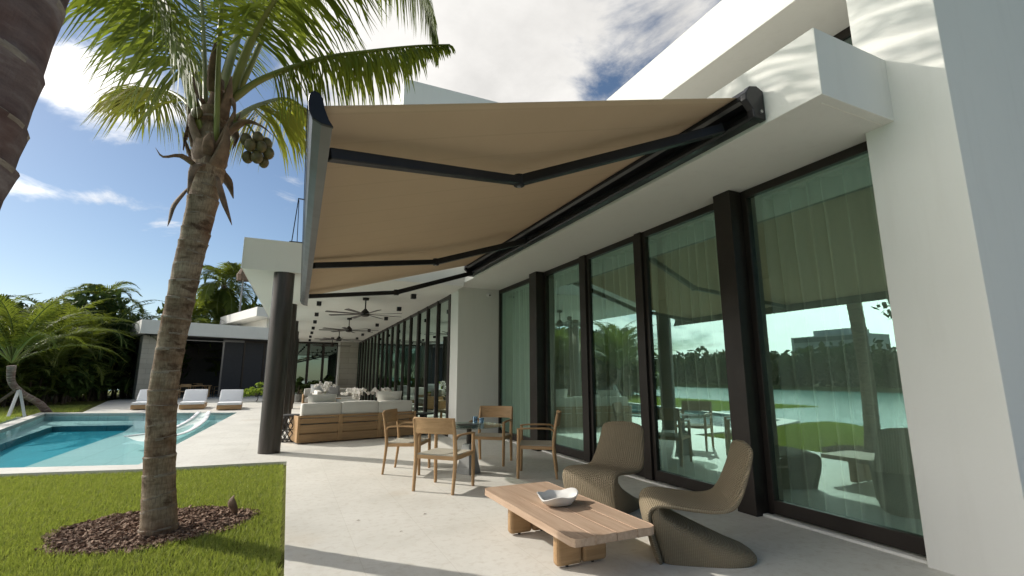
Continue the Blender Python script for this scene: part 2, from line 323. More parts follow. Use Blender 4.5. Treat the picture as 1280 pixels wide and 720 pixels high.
# ------------------------------------------------------------ mesh helpers
class MB:
    def __init__(s): s.v, s.f, s.mi, s.uv = [], [], [], {}
    def add(s, vs_, fs_, mi=0):
        o = len(s.v); s.v += [tuple(p) for p in vs_]; s.f += [tuple(i + o for i in f) for f in fs_]; s.mi += [mi] * len(fs_)
    def box(s, a, b, mi=0, mat=None):
        x0, y0, z0 = a; x1, y1, z1 = b
        P = [(x0, y0, z0), (x1, y0, z0), (x1, y1, z0), (x0, y1, z0), (x0, y0, z1), (x1, y0, z1), (x1, y1, z1), (x0, y1, z1)]
        if mat: P = [mat @ Vector(p) for p in P]
        s.add(P, [(0, 3, 2, 1), (4, 5, 6, 7), (0, 1, 5, 4), (1, 2, 6, 5), (2, 3, 7, 6), (3, 0, 4, 7)], mi)
    def tube(s, pts, rad, n=10, caps=True, mi=0, squash=None):
        pts = [Vector(p) for p in pts]; k = len(pts)
        rad = rad if isinstance(rad, (list, tuple)) else [rad] * k
        up = Vector((0, 0, 1)); V = []
        prev = None
        for i, p in enumerate(pts):
            t_ = (pts[min(i + 1, k - 1)] - pts[max(i - 1, 0)]).normalized()
            if prev is None:
                a_ = t_.cross(up if abs(t_.z) < .95 else Vector((1, 0, 0))).normalized()
            else:
                a_ = (prev - t_ * prev.dot(t_)).normalized()
            prev = a_; b_ = t_.cross(a_)
            sq = squash or (1, 1)
            for j in range(n):
                an = 2 * math.pi * j / n
                V.append(p + a_ * math.cos(an) * rad[i] * sq[0] + b_ * math.sin(an) * rad[i] * sq[1])
        F_ = []
        for i in range(k - 1):
            for j in range(n):
                F_.append((i * n + j, i * n + (j + 1) % n, (i + 1) * n + (j + 1) % n, (i + 1) * n + j))
        if caps:
            F_.append(tuple(range(n - 1, -1, -1))); F_.append(tuple((k - 1) * n + j for j in range(n)))
        s.add(V, F_, mi)
    def bar(s, p, q, w, h, up=(0, 0, 1), mi=0):
        p, q = Vector(p), Vector(q); t_ = (q - p).normalized(); u = Vector(up)
        a_ = t_.cross(u).normalized(); b_ = a_.cross(t_)
        V = [e + a_ * sx * w / 2 + b_ * sz * h / 2 for e in (p, q) for sx, sz in ((-1, -1), (1, -1), (1, 1), (-1, 1))]
        s.add(V, [(3, 2, 1, 0), (4, 5, 6, 7), (0, 1, 5, 4), (1, 2, 6, 5), (2, 3, 7, 6), (3, 0, 4, 7)], mi)
    def lathe(s, prof, n=24, c=(0, 0, 0), mi=0):
        V, F_ = [], []
        for r_, z in prof:
            for j in range(n):
                an = 2 * math.pi * j / n; V.append((c[0] + r_ * math.cos(an), c[1] + r_ * math.sin(an), c[2] + z))
        for i in range(len(prof) - 1):
            for j in range(n): F_.append((i * n + j, i * n + (j + 1) % n, (i + 1) * n + (j + 1) % n, (i + 1) * n + j))
        F_.append(tuple(range(n - 1, -1, -1))); F_.append(tuple((len(prof) - 1) * n + j for j in range(n)))
        s.add(V, F_, mi)
    def prism(s, poly, z0, z1, mi=0, holes=(), skip_bottom=False):
        loops = [list(poly)] + [list(h) for h in holes]
        tri = tessellate_polygon([[Vector((x, y, 0)) for x, y in L] for L in loops])
        allp = [p for L in loops for p in L]; n = len(allp)
        V = [(x, y, z1) for x, y in allp] + [(x, y, z0) for x, y in allp]
        def up(t_):
            a_, b_, c_ = (Vector(allp[i]) for i in t_)
            return t_ if (b_ - a_).cross(c_ - a_) > 0 else t_[::-1]
        F_ = [up(tuple(t_)) for t_ in tri]
        if not skip_bottom: F_ += [tuple(i + n for i in up(tuple(t_))[::-1]) for t_ in tri]
        o = 0
        for k, L in enumerate(loops):
            m = len(L)
            area = sum(L[i][0] * L[(i + 1) % m][1] - L[(i + 1) % m][0] * L[i][1] for i in range(m))
            for i in range(m):
                a_, b_ = o + i, o + (i + 1) % m
                q = (a_, a_ + n, b_ + n, b_)
                F_.append(q if (area < 0) == (k == 0) else q[::-1])
            o += m
        s.add(V, F_, mi)
    def extrude_y(s, prof, y0, y1, mi=0, xoff=(0, 0)):
        m = len(prof)
        V = [(x + xoff[0], y0, z) for x, z in prof] + [(x + xoff[1], y1, z) for x, z in prof]
        F_ = [tuple(range(m)), tuple(range(2 * m - 1, m - 1, -1))] + [(i, i + m, (i + 1) % m + m, (i + 1) % m) for i in range(m)]
        s.add(V, F_, mi)
    def ball(s, c, r, n=10, m=7, sq=(1, 1, 1), mi=0):
        V, F_ = [], []
        for i in range(1, m):
            th = math.pi * i / m
            for j in range(n):
                ph = 2 * math.pi * j / n
                V.append((c[0] + r * sq[0] * math.sin(th) * math.cos(ph), c[1] + r * sq[1] * math.sin(th) * math.sin(ph), c[2] + r * sq[2] * math.cos(th)))
        for i in range(m - 2):
            for j in range(n): F_.append((i * n + j, (i + 1) * n + j, (i + 1) * n + (j + 1) % n, i * n + (j + 1) % n))
        t0 = len(V); V += [(c[0], c[1], c[2] + r * sq[2]), (c[0], c[1], c[2] - r * sq[2])]
        for j in range(n):
            F_.append((t0, j, (j + 1) % n)); F_.append((t0 + 1, (m - 2) * n + (j + 1) % n, (m - 2) * n + j))
        s.add(V, F_, mi)
    def build(s, name, mats, parent=None, smooth=False, bevel=0., seg=2, auto=35, subd=0, fixn=False):
        me = bpy.data.meshes.new(name); me.from_pydata(s.v, [], s.f)
        mats = mats if isinstance(mats, (list, tuple)) else [mats]
        for m in mats: me.materials.append(M[m])
        me.polygons.foreach_set('material_index', s.mi)
        if fixn:
            b = bmesh.new(); b.from_mesh(me); bmesh.ops.recalc_face_normals(b, faces=b.faces); b.to_mesh(me); b.free()
        if smooth:
            me.polygons.foreach_set('use_smooth', [True] * len(me.polygons))
            if auto:
                try: me.set_sharp_from_angle(angle=R(auto))
                except Exception: pass
        me.update()
        o = bpy.data.objects.new(name, me); COL.objects.link(o)
        if parent: o.parent = parent
        if bevel:
            md = o.modifiers.new('bevel', 'BEVEL'); md.width = bevel; md.segments = seg; md.limit_method = 'ANGLE'; md.angle_limit = R(40)
        if subd:
            md = o.modifiers.new('sub', 'SUBSURF'); md.levels = subd; md.render_levels = subd
        return o
def tag(o, label=None, cat=None, group=None, kind=None):
    for k, v in (('label', label), ('category', cat), ('group', group), ('kind', kind)):
        if v: o[k] = v
    return o
def thing(name, label, cat, loc=(0, 0, 0), rz=0., group=None):
    o = bpy.data.objects.new(name, None); COL.objects.link(o); o.location = loc; o.rotation_euler = (0, 0, rz)
    o.empty_display_size = .2
    return tag(o, label, cat, group)
def structure(o): o['kind'] = 'structure'; return o
def dup(root, loc=None, rz=None, label=None, scale=None):
    def rec(o, par):
        c = o.copy(); COL.objects.link(c)
        if par: c.parent = par
        for ch in o.children: rec(ch, c)
        return c
    c = rec(root, None)
    if loc is not None: c.location = loc
    if rz is not None: c.rotation_euler = (0, 0, rz)
    if scale is not None: c.scale = (scale,) * 3 if isinstance(scale, (int, float)) else scale
    if label: c['label'] = label
    return c
def bez(P, n):
    """smooth curve through the points P (Catmull-Rom), n samples"""
    P = [Vector(p) for p in P]; Q = [P[0] * 2 - P[1]] + P + [P[-1] * 2 - P[-2]]
    out = []
    for i in range(n):
        u = i / (n - 1) * (len(P) - 1); k = min(int(u), len(P) - 2); t_ = u - k
        a, b, c, d = Q[k:k + 4]
        out.append(.5 * ((2 * b) + (c - a) * t_ + (2 * a - 5 * b + 4 * c - d) * t_ ** 2 + (3 * b - a - 3 * c + d) * t_ ** 3))
    return out
# ============================================================ SETTING
POOL = [(-2.0, 9.58), (-1.62, 21.55), (-8.1, 24.1), (-6.62, 17.2), (-5.3, 10.65), (-3.8, 10.1)]
patio_outer = [(.06, -9), (9.4, -9), (9.4, 45), (-9.6, 45), (-9.1, 34.9), (-7.0, 24.08), (-8.46, 24.66), (-6.98, 17.2), (-5.72, 10.32),
               (-4.6, 9.86), (-3.58, 9.50), (-2.63, 9.29), (-1.92, 9.12), (-1.32, 9.06), (-.57, 9.0), (.10, 8.93)]
def deep_rect(): return [(-4.22, 10.5), (-4.30, 18.4), (-4.62, 20.8), (-6.95, 21.4), (-6.35, 17.0), (-5.22, 10.9)]
m = MB(); m.prism(patio_outer, -.11, 0, holes=[POOL]); structure(m.build('patio', 'travertine'))
SHORE = [(-5.7, -34), (-5.7, 3.1), (-3.35, 3.9), (-3.4, 9.3), (-4.6, 9.84), (-5.62, 10.36), (-6.88, 17.2), (-8.36, 24.0), (-16, 28)]
m = MB(); m.prism(SHORE + [(-16, 90), (12, 90), (12, -34)], -1.6, -.06, holes=[[(-1.95, 9.52), (-1.56, 21.6), (-8.16, 24.18), (-6.69, 17.2), (-5.37, 10.57), (-3.8, 10.03)]])
structure(m.build('lawn', 'lawn_ground'))
def inset(poly, d):
    c = Vector((sum(p[0] for p in poly) / len(poly), sum(p[1] for p in poly) / len(poly)))
    return [tuple(Vector(p) + (c - Vector(p)).normalized() * d) for p in poly]
# basin: pale shelf with a deep well let into it
m = MB(); deep = deep_rect()
tri_holes = [deep]
m.prism(POOL, -.50, -.28, mi=0, holes=[deep])
for i in range(len(POOL)):
    a, b = POOL[i], POOL[(i + 1) % len(POOL)]
    m.add([(a[0], a[1], -.49), (b[0], b[1], -.49), (b[0], b[1], -.02), (a[0], a[1], -.02)], [(0, 1, 2, 3)], 0)
for i in range(len(deep)):
    a, b = deep[i], deep[(i + 1) % len(deep)]
    m.add([(a[0], a[1], -.46), (b[0], b[1], -.46), (b[0], b[1], -.281), (a[0], a[1], -.281)], [(0, 1, 2, 3)], 1)
m.add([(x, y, -.46) for x, y in deep], [tuple(range(len(deep)))], 1)
structure(m.build('pool_basin', ['shelf_tile', 'deep_tile']))
m = MB()
V = [(x, y, -.06) for x, y in POOL]; m.add(V, [tuple(range(len(V)))]); structure(m.build('pool_water', 'pool_water'))
m = MB(); m.add([(-1500, -1500, -1.25), (-3.0, -1500, -1.25), (-3.0, 1500, -1.25), (-1500, 1500, -1.25)], [(0, 1, 2, 3)]); structure(m.build('lake', 'lake_water'))
m = MB()
for a, b in zip(SHORE, SHORE[1:] + [(-16, 90)]):
    d = (Vector((b[0] - a[0], b[1] - a[1], 0))).normalized(); n_ = Vector((-d.y, d.x, 0)) * .13
    m.bar(Vector((a[0], a[1], -.8)) + n_, Vector((b[0], b[1], -.8)) + n_, .25, 1.37)
tag(m.build('seawall', 'seawall'), 'low pale concrete seawall along the lake edge of the lawn', 'seawall')
m = MB(); m.box((-700, -500, -2), (-84, 900, -.6)); m.box((-16, 90.01, -2), (400, 500, -.1)); structure(m.build('far_ground', 'lawn_ground'))

# ------------------------------------------------------------ main house
house = thing('house', 'white modern stucco house with tall dark framed glass doors', 'house', (0, 0, 0))
def hb(name, a, b, mat='stucco', bev=.006):
    m = MB(); m.box(a, b); return m.build(name, mat, house, bevel=bev)
SZ = 3.38
beam = hb('beam', (3.39, 1.95, SZ), (9.25, 10.40, 3.93))
m = MB(); m.bar((3.50, 2.03, SZ - .002), (4.27, 2.03, SZ - .002), .008, .005); m.build('drip_groove', 'room_paint', beam)
hb('pier', (4.30, 1.58, -.05), (9.3, 2.17, 7.2))
hb('end_wall', (3.44, 10.402, -.05), (4.62, 10.98, SZ - .001))
hb('roof', (4.60, 2.172, 5.28), (9.3, 11.2, 6.0))
hb('upper_wall', (9.0, 2.172, 3.932), (9.28, 11.2, 5.279), 'room_paint')
hb('upper_wall', (5.5, 10.0, 3.932), (8.9, 11.19, 5.279))
hb('upper_storey', (2.3, 12.0, 3.90), (9.3, 31, 9.36))
hb('interior_wall', (9.0, 2.172, -.02), (9.24, 10.40, SZ - .002), 'room_paint')
hb('interior_wall', (4.63, 10.402, -.02), (9.2, 10.6, SZ - .003), 'room_paint')
hb('interior_floor', (4.56, 2.175, -.02), (8.99, 10.40, .012), 'room_paint')
hb('plinth', (4.355, 2.172, -.01), (4.425, 10.40, .022))
# window doors
WY = [(2.172, 3.55), (3.78, 5.22), (5.36, 6.65), (6.82, 8.15), (8.45, 10.40)]
def window(y0, y1, z0, z1, x0, glass='window_glass', fr=.065, bot=.13, top=.085):
    m = MB(); xa, xb = x0 - .035, x0 + .045
    m.box((xa, y0, z0), (xb, y0 + fr, z1)); m.box((xa, y1 - fr, z0), (xb, y1, z1))
    m.box((xa, y0 + fr, z0), (xb, y1 - fr, z0 + bot)); m.box((xa, y0 + fr, z1 - top), (xb, y1 - fr, z1))
    w = m.build('window', 'dark_bronze', house, bevel=.004)
    m = MB(); m.box((x0 - .006, y0 + fr - .01, z0 + bot - .01), (x0 + .006, y1 - fr + .01, z1 - top + .01)); m.build('pane', glass, w)
    return w
for a, b in WY: window(a, b, .024, SZ - .003, 4.48)
for a, b, x0 in ((3.552, 3.778, 4.27), (8.152, 8.448, 4.27), (5.222, 5.358, 4.41), (6.652, 6.818, 4.41)):
    hb('post', (x0, a, .0), (4.54, b, SZ - .004), 'dark_bronze', .005)
m = MB(); m.bar((4.436, 3.47, .95), (4.436, 3.47, 1.25), .02, .02); m.build('door_handle', 'matt_black', house)
window(2.2, 9.98, 3.935, 5.277, 5.55, 'dark_glass', .07, .08, .1)
# covered terrace
m = MB()
m.prism([(-.905, 9.84), (3.386, 9.84), (3.386, 10.401), (3.436, 10.401), (3.436, 11.0), (4.4, 11.0), (4.4, 30.6), (-.36, 30.6)], 3.30, 3.88)
m.build('terrace_roof', 'stucco', house, bevel=.006)
for i, (x, y) in enumerate([(-.192, 10.04), (-.075, 14.4), (.05, 18.8), (.15, 23.2), (.25, 27.6)]):
    m = MB(); m.lathe([(.184, -.01), (.184, 3.299)], 36, (x, y, 0)); m.build('column', 'column_bronze', house, smooth=True)
G0, G1 = Vector((3.47, 11.0, 0)), Vector((3.70, 29.6, 0)); gu = (G1 - G0).normalized(); gn = Vector((-gu.y, gu.x, 0))
N2 = 17; seg = (G1 - G0).length / N2
for i in range(N2):
    a, b = G0 + gu * seg * i, G0 + gu * seg * (i + 1)
    wide = .16 if i % 3 == 0 else .09
    m = MB(); z0, z1 = .0, 3.298
    m.bar(a + gu * .04, a + gu * .04 + Vector((0, 0, z1)), .10, wide, tuple(gu)); m.bar(b - gu * .03, b - gu * .03 + Vector((0, 0, z1)), .06, .05, tuple(gu))
    m.bar(a + gu * .1 + Vector((0, 0, z1 - .04)), b - gu * .06 + Vector((0, 0, z1 - .04)), .07, .08); m.bar(a + gu * .1 + Vector((0, 0, .05)), b - gu * .06 + Vector((0, 0, .05)), .07, .1)
    w = m.build('window', 'dark_bronze', house)
    m = MB(); m.bar(a + gu * .09 + Vector((0, 0, 1.66)), b - gu * .05 + Vector((0, 0, 1.66)), .01, 3.18); m.build('pane', 'dark_glass', w)
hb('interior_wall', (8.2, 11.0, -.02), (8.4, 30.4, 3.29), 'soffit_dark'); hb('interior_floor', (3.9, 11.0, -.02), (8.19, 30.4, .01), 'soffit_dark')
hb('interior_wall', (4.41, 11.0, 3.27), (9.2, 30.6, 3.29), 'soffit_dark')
hb('stone_pier', (2.66, 29.3, 0), (3.66, 30.0, 3.299), 'limestone')
hb('stone_pier', (2.58, 29.36, 0), (2.655, 30.0, 3.299), 'stucco')
for k in range(3):
    x0 = .20 + k * .8
    m = MB(); m.box((x0, 29.9, 0), (x0 + .07, 29.98, 3.298)); m.box((x0 + .73, 29.9, 0), (x0 + .79, 29.98, 3.298)); m.box((x0 + .07, 29.9, 3.2), (x0 + .73, 29.98, 3.298)); m.box((x0 + .07, 29.9, 0), (x0 + .73, 29.98, .1))
    w = m.build('window', 'dark_bronze', house); m = MB(); m.box((x0 + .06, 29.935, .09), (x0 + .74, 29.945, 3.21)); m.build('pane', 'dark_glass', w)
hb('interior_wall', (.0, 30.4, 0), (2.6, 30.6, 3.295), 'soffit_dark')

# sheer curtains, one behind each window
names = ['sheer white curtain behind the nearest and widest glass pane', 'sheer white curtain behind the glass between thick post and first slim mullion',
         'sheer white curtain behind the pane between the two slim mullions', 'sheer white curtain behind the pane just left of the wicker chairs',
         'sheer white curtain behind the farthest pane beside the stucco end wall']
names[2] = 'sheer white curtain behind the middle pane between the two slim mullions'
names[3] = 'sheer white curtain behind the pane next to the farther thick post'
for k, (y0, y1) in enumerate(WY):
    m = MB(); n = int((y1 - y0) / .012); rr = random.Random(20 + k); ph = [rr.uniform(0, 6) for _ in range(4)]
    V = []; lev = [0.03, .8, 1.7, 2.6, 3.33]
    for j, z in enumerate(lev):
        for i in range(n + 1):
            y = y0 + .02 + (y1 - y0 - .04) * i / n
            w_ = 1.0 - .18 * math.sin(z * 1.1 + ph[3])
            d = .072 * math.sin((y + .02 * math.sin(z * .9 + y * 2)) * 2 * math.pi / .165 + 1.5 * math.sin(y * 3.7 + ph[0]) + .8 * math.sin(y * 9.1 + ph[2]) + ph[1]) * w_ + .02 * math.sin(y * 57 + ph[2] + z * .3) + .03 * math.sin(y * 3 + z * .8 + ph[0])
            V.append((4.83 + d, y, z))
    F_ = [(j * (n + 1) + i, j * (n + 1) + i + 1, (j + 1) * (n + 1) + i + 1, (j + 1) * (n + 1) + i) for j in range(len(lev) - 1) for i in range(n)]
    m.add(V, F_); o = m.build('curtain', 'sheer_curtain', smooth=True, auto=0)
    tag(o, names[k], 'curtain', 'sheer curtains behind the glass doors')
    tb = MB(); tb.box((4.74, y0 + .02, 3.34), (4.87, y1 - .02, 3.365)); tb.build('track', 'white_plastic', o)

# pool pavilion
PA = R(20.8)
pav = thing('pool_pavilion', 'low white flat roofed pavilion with dark open front beyond the pool', 'pavilion', (-8.13, 35.45, 0), PA)
def pb(name, a, b, mat, bev=.01): m = MB(); m.box(a, b); return m.build(name, mat, pav, bevel=bev)
pb('roof', (-.15, -.75, 3.85), (13, 8, 4.67), 'stucco')
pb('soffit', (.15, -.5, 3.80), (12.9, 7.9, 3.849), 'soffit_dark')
pb('stone_pier', (.12, .0, 0), (.95, 1.0, 3.80), 'limestone'); pb('post', (.96, .15, 0), (1.35, .9, 3.80), 'column_bronze')
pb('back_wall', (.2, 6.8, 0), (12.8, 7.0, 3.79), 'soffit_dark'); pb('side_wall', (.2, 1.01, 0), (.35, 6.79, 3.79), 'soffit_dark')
pb('floor', (.0, -.3, .002), (12.9, 7.0, .02), 'travertine', 0)
for k in range(5):
    x0 = 4.55 + k * 1.3
    m = MB(); m.box((x0, .5, .02), (x0 + .1, .6, 3.799)); m.box((x0 + .1, .5, 3.65), (x0 + 1.3, .6, 3.799)); w = m.build('window', 'dark_bronze' if k else 'silver_grey', pav)
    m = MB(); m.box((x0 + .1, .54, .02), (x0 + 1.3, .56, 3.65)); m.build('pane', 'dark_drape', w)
m = MB(); m.box((1.4, .5, 3.62), (4.55, .58, 3.68)); m.build('screen_rail', 'silver_grey', pav)
up = MB(); up.box((6.1, -.6, 5.44), (14, 8, 6.08)); up.build('upper_roof', 'stucco', pav, bevel=.01)
pb('upper_wall', (7.2, .6, 4.671), (13.5, 7.5, 5.439), 'room_paint')
for k in range(3):
    pb('upper_window', (7.5 + k * .7, .55, 4.72), (8.0 + k * .7, .599, 5.40), 'dark_bronze', 0)
# ============================================================ PLANTS
def trunk_mesh(path, rads, ring_h, ledge, seed, n=22, flare=0.):
    """ringed palm trunk as one skin: every leaf scar is a small ledge, tilted and uneven"""
    rr = random.Random(seed); cur = bez(path, 60); L = [0.]
    for a, b in zip(cur, cur[1:]): L.append(L[-1] + (b - a).length)
    tot = L[-1]
    def at(s):
        s = min(max(s, 0), tot)
        for i in range(len(L) - 1):
            if L[i + 1] >= s: break
        u = (s - L[i]) / max(L[i + 1] - L[i], 1e-6)
        return cur[i].lerp(cur[i + 1], u), (cur[i + 1] - cur[i]).normalized()
    rows = []; s = 0.
    while s < tot:
        h = ring_h * rr.uniform(.6, 1.35); k = ledge * rr.uniform(.3, 1.3); til = (rr.uniform(-1, 1) * .022, rr.uniform(0, 6.28))
        for u, g in ((0., 0.), (.45, .15), (.86, .75), (.95, 1.), (.995, .25)): rows.append((s + h * u, 1 + k * g, til))
        s += h
    rows = [r_ for r_ in rows if r_[0] <= tot]
    V, F_ = [], []
    for s, g, (tm, tp) in rows:
        u = s / tot; k = u * (len(rads) - 1); i = min(int(k), len(rads) - 2); r0 = rads[i] + (rads[i + 1] - rads[i]) * (k - i)
        r0 *= 1 + flare * math.exp(-s / .14)
        for j in range(n):
            an = 2 * math.pi * j / n
            p, t_ = at(s + tm * math.cos(an - tp) * (1 if .05 < s < tot - .05 else 0))
            a_ = t_.cross(Vector((0, 1, 0))).normalized(); b_ = t_.cross(a_)
            rad = r0 * g * (1 + .05 * noise.noise(Vector((math.cos(an) * 1.3, math.sin(an) * 1.3, s * 3.1 + seed))) + .02 * noise.noise(Vector((math.cos(an) * 5, math.sin(an) * 5, s * 11 + seed))))
            V.append(p + a_ * math.cos(an) * rad + b_ * math.sin(an) * rad)
    for i in range(len(rows) - 1):
        for j in range(n): F_.append((i * n + j, i * n + (j + 1) % n, (i + 1) * n + (j + 1) % n, (i + 1) * n + j))
    m = MB(); F_.append(tuple(range(n - 1, -1, -1))); F_.append(tuple((len(rows) - 1) * n + j for j in range(n)))
    m.add(V, F_); m.mi = [1 if (q // n) % 5 in (2, 3) and noise.noise(Vector((q % n * .33, q // n * .9, seed * 1.7))) > -.08 else 0 for q in range(len(F_))]; return m
def add_frond(m, spine, nl=80, ll=1.0, lw=.036, droop=.5, r0=.035, start=.2, seed=0, segs=3, mi_leaf=1, tears=.0, sweep=.55, hang=0.):
    """feather leaf: rachis tube + two rows of hanging leaflets"""
    rr = random.Random(seed); pts = bez(spine, 26)
    rad = [r0 * (1 - .86 * i / 25) for i in range(26)]
    m.tube(pts, rad, 7, mi=0, squash=(1.25, .7))
    lift = rr.uniform(-.1, .3)
    for i in range(nl):
        u = start + (1 - start) * (i + rr.uniform(-.3, .3)) / nl; u = min(max(u, 0), .999)
        k = u * 25; a = min(int(k), 24); p = pts[a].lerp(pts[a + 1], k - a); T = (pts[a + 1] - pts[a]).normalized()
        S = T.cross(Vector((0, 0, 1)))
        if S.length < .15: S = T.cross(Vector((.3, 1, .2)))
        S.normalize(); U = S.cross(T)
        v = (u - start) / (1 - start)
        l0 = ll * (.45 + .55 * math.sin(min(1, v * 1.15 + .12) * math.pi) ** .6) * (1 - .25 * v - .35 * v ** 4)
        for s in (-1, 1):
            if rr.random() < tears: continue
            l = l0 * rr.uniform(.82, 1.12); sw = sweep + .45 * v + .35 * v ** 3 + rr.uniform(-.12, .12)
            d = (S * s * math.cos(sw) + T * math.sin(sw) + U * (lift + rr.uniform(-.15, .15)) - Vector((0, 0, hang * rr.uniform(.5, 1.35) * (1 - .45 * v ** 2)))).normalized()
            w = lw * rr.uniform(.8, 1.2); q = p.copy(); V = []
            dr = droop * rr.uniform(.7, 1.35)
            for g in range(segs):
                wd = d.cross(U); wd = (wd if wd.length > .05 else T).normalized()
                ww = w * (.55, 1., .62, .4)[min(g, 3)] if segs > 2 else w * (.7, .8)[g]
                V += [q + wd * ww * .5, q - wd * ww * .5]
                q = q + d * l / segs; d = (d + Vector((rr.uniform(-.06, .06), rr.uniform(-.06, .06), -dr))).normalized()
            V.append(q); F_ = [(2 * g, 2 * g + 1, 2 * g + 3, 2 * g + 2) for g in range(segs - 1)] + [(2 * segs - 2, 2 * segs - 1, 2 * segs)]
            m.add(V, F_, mi_leaf)
    return m
def arc_spine(base, az, el, L, droop, n=7):
    """spine leaving base at heading az, elevation el, bending down"""
    p = Vector(base); out = [p.copy()]; e = el
    for i in range(n - 1):
        p = p + Vector((math.cos(az) * math.cos(e), math.sin(az) * math.cos(e), math.sin(e))) * L / (n - 1); out.append(p.copy()); e -= droop / (n - 1) * (1 + i * .25)
    return out

# --- the tall coconut palm on the lawn (origin at its base)
PB = Vector((-.95, 5.6, -.06))
palm = thing('coconut_palm', 'tall coconut palm with ringed brown trunk and nuts standing in the mulch bed', 'palm tree', PB)
def loc(P): return [Vector(p) - PB for p in P]
trunk_mesh(loc([(-.945, 5.6, -.1), (-1.02, 5.6, .7), (-1.05, 5.6, 1.3), (-1.0, 5.6, 2.2), (-.92, 5.6, 3.2), (-.91, 5.6, 4.15)]),
           [.138, .124, .119, .116, .12, .128, .15, .13], .15, .07, 3, 26, .16).build('trunk', ['palm_bark', 'leaf_scar'], palm, smooth=True, auto=50)
FR = [  # spine, leaflets, length, width, droop, mat
    ([(-.95, 5.6, 3.66), (-1.14, 5.4, 4.23), (-1.36, 5.2, 4.83), (-1.56, 4.9, 5.2), (-1.81, 4.6, 5.1), (-1.98, 4.4, 4.57)], 105, 1.05, .042, .55, 'frond_leaf', .03),
    ([(-.93, 5.6, 3.76), (-1.36, 5.8, 4.89), (-1.78, 6.1, 6.0), (-2.37, 6.6, 6.72), (-2.94, 7.0, 6.67)], 100, 1.15, .045, .5, 'frond_leaf', .0),
    ([(-1.02, 5.7, 4.06), (-1.43, 6.3, 4.6), (-1.93, 7.0, 4.96), (-2.5, 7.6, 4.95)], 85, .95, .045, .75, 'frond_yellow', .0),
    ([(-.85, 5.5, 3.73), (-.89, 5.3, 4.6), (-.90, 5.0, 5.6), (-.86, 4.4, 6.6), (-.8, 3.6, 7.0)], 90, .9, .042, .5, 'frond_leaf', .0),
    ([(-1.0, 5.7, 4.07), (-1.16, 6.0, 5.09), (-1.37, 6.4, 6.2), (-1.66, 7.0, 7.36), (-2.0, 7.8, 7.9)], 95, 1.1, .045, .35, 'frond_leaf', .0),
    ([(-.8, 5.6, 4.25), (-.65, 5.4, 4.84), (-.41, 5.1, 5.33), (-.06, 4.8, 5.75), (.34, 4.5, 5.79), (.73, 4.3, 5.43)], 105, 1.05, .040, .45, 'frond_leaf', .0),
    ([(-.77, 5.6, 4.31), (-.48, 5.5, 4.59), (.07, 5.3, 4.86), (.55, 5.1, 4.97), (1.05, 4.9, 5.06), (1.42, 4.8, 5.13)], 105, .74, .036, .85, 'frond_leaf', .02),
    ([(-.72, 5.7, 4.52), (-.28, 6.0, 6.4), (.47, 6.3, 7.5), (1.21, 6.5, 7.55), (1.64, 6.6, 7.0), (1.78, 6.7, 6.3)], 105, 1.0, .04, .6, 'frond_leaf', .0),
    ([(-.76, 5.7, 4.12), (-.56, 6.3, 4.7), (-.24, 7.0, 5.24), (.15, 7.6, 5.26)], 80, 1.0, .045, .8, 'frond_yellow', .05),
    ([(-.97, 5.7, 4.08), (-1.37, 6.3, 5.12), (-1.89, 7.2, 6.17), (-2.72, 8.0, 6.62)], 90, 1.05, .045, .5, 'frond_leaf', .0),
    ([(-.9, 5.65, 4.3), (-.85, 6.2, 5.6), (-.7, 6.9, 6.9), (-.45, 7.9, 7.6), (-.2, 8.8, 7.5)], 95, 1.0, .042, .4, 'frond_leaf', .0),
    ([(-.8, 5.6, 4.4), (-.5, 5.5, 5.7), (0, 5.4, 6.9), (.8, 5.2, 7.6), (1.6, 5.0, 7.4)], 95, 1.05, .042, .4, 'frond_leaf', .0),
]
HANG = [1.5, 0.7, 0.8, 0.2, 0.3, 0.9, 2.2, 1.4, 1.2, 0.6, 0.3, 0.4]
for k, (sp, nl, ll, lw, dr, mt, te) in enumerate(FR):
    m = MB(); add_frond(m, loc(sp), int(nl * 1.25), ll * 1.08, lw * .78, dr, .044, .55 if k == 3 else .24, 40 + k, 3, 1, te, .55, HANG[k]); m.build('frond', ['petiole', mt], palm, smooth=True, auto=0)
# fibrous boots, torn sheaths and dead stubs round the crown
rr = random.Random(11)
for k in range(22):
    an = rr.uniform(0, 6.28); z = rr.uniform(3.45, 4.35); r0 = .115
    b = Vector((-.91 + math.cos(an) * r0, 5.6 + math.sin(an) * r0, z)); up = rr.random() < .55
    L = rr.uniform(.22, .5); o = Vector((math.cos(an), math.sin(an), 0))
    tip = b + o * rr.uniform(.08, .22) + Vector((0, 0, L if up else -L * .8)); mid = b + o * rr.uniform(.09, .16) + Vector((0, 0, L * (.5 if up else -.25)))
    m = MB(); cur = bez(loc([b, mid, tip]), 8); w = rr.uniform(.05, .10)
    m.tube(cur, [w, w * 1.05, w * .95, w * .85, w * .7, w * .5, w * .3, .008], 7, squash=(1, .28)); m.build('sheath', 'dry_sheath', palm, smooth=True, auto=0)
for sp in ([(-1.0, 5.5, 3.45), (-1.12, 5.4, 3.5), (-1.25, 5.35, 3.44), (-1.32, 5.35, 3.52)], [(-.8, 5.45, 3.35), (-.72, 5.4, 3.1), (-.66, 5.4, 2.95), (-.62, 5.4, 2.85)],
           [(-.8, 5.5, 3.8), (-.62, 5.4, 3.98), (-.45, 5.35, 3.95), (-.32, 5.35, 3.86)], [(-1.05, 5.5, 3.2), (-1.13, 5.45, 3.0), (-1.15, 5.45, 2.85), (-1.16, 5.45, 2.78)]):
    m = MB(); m.tube(bez(loc(sp), 10), [.03, .045, .05, .05, .042, .034, .026, .02, .012, .004], 7, squash=(1, .35)); m.build('sheath', 'dry_sheath', palm, smooth=True, auto=0)
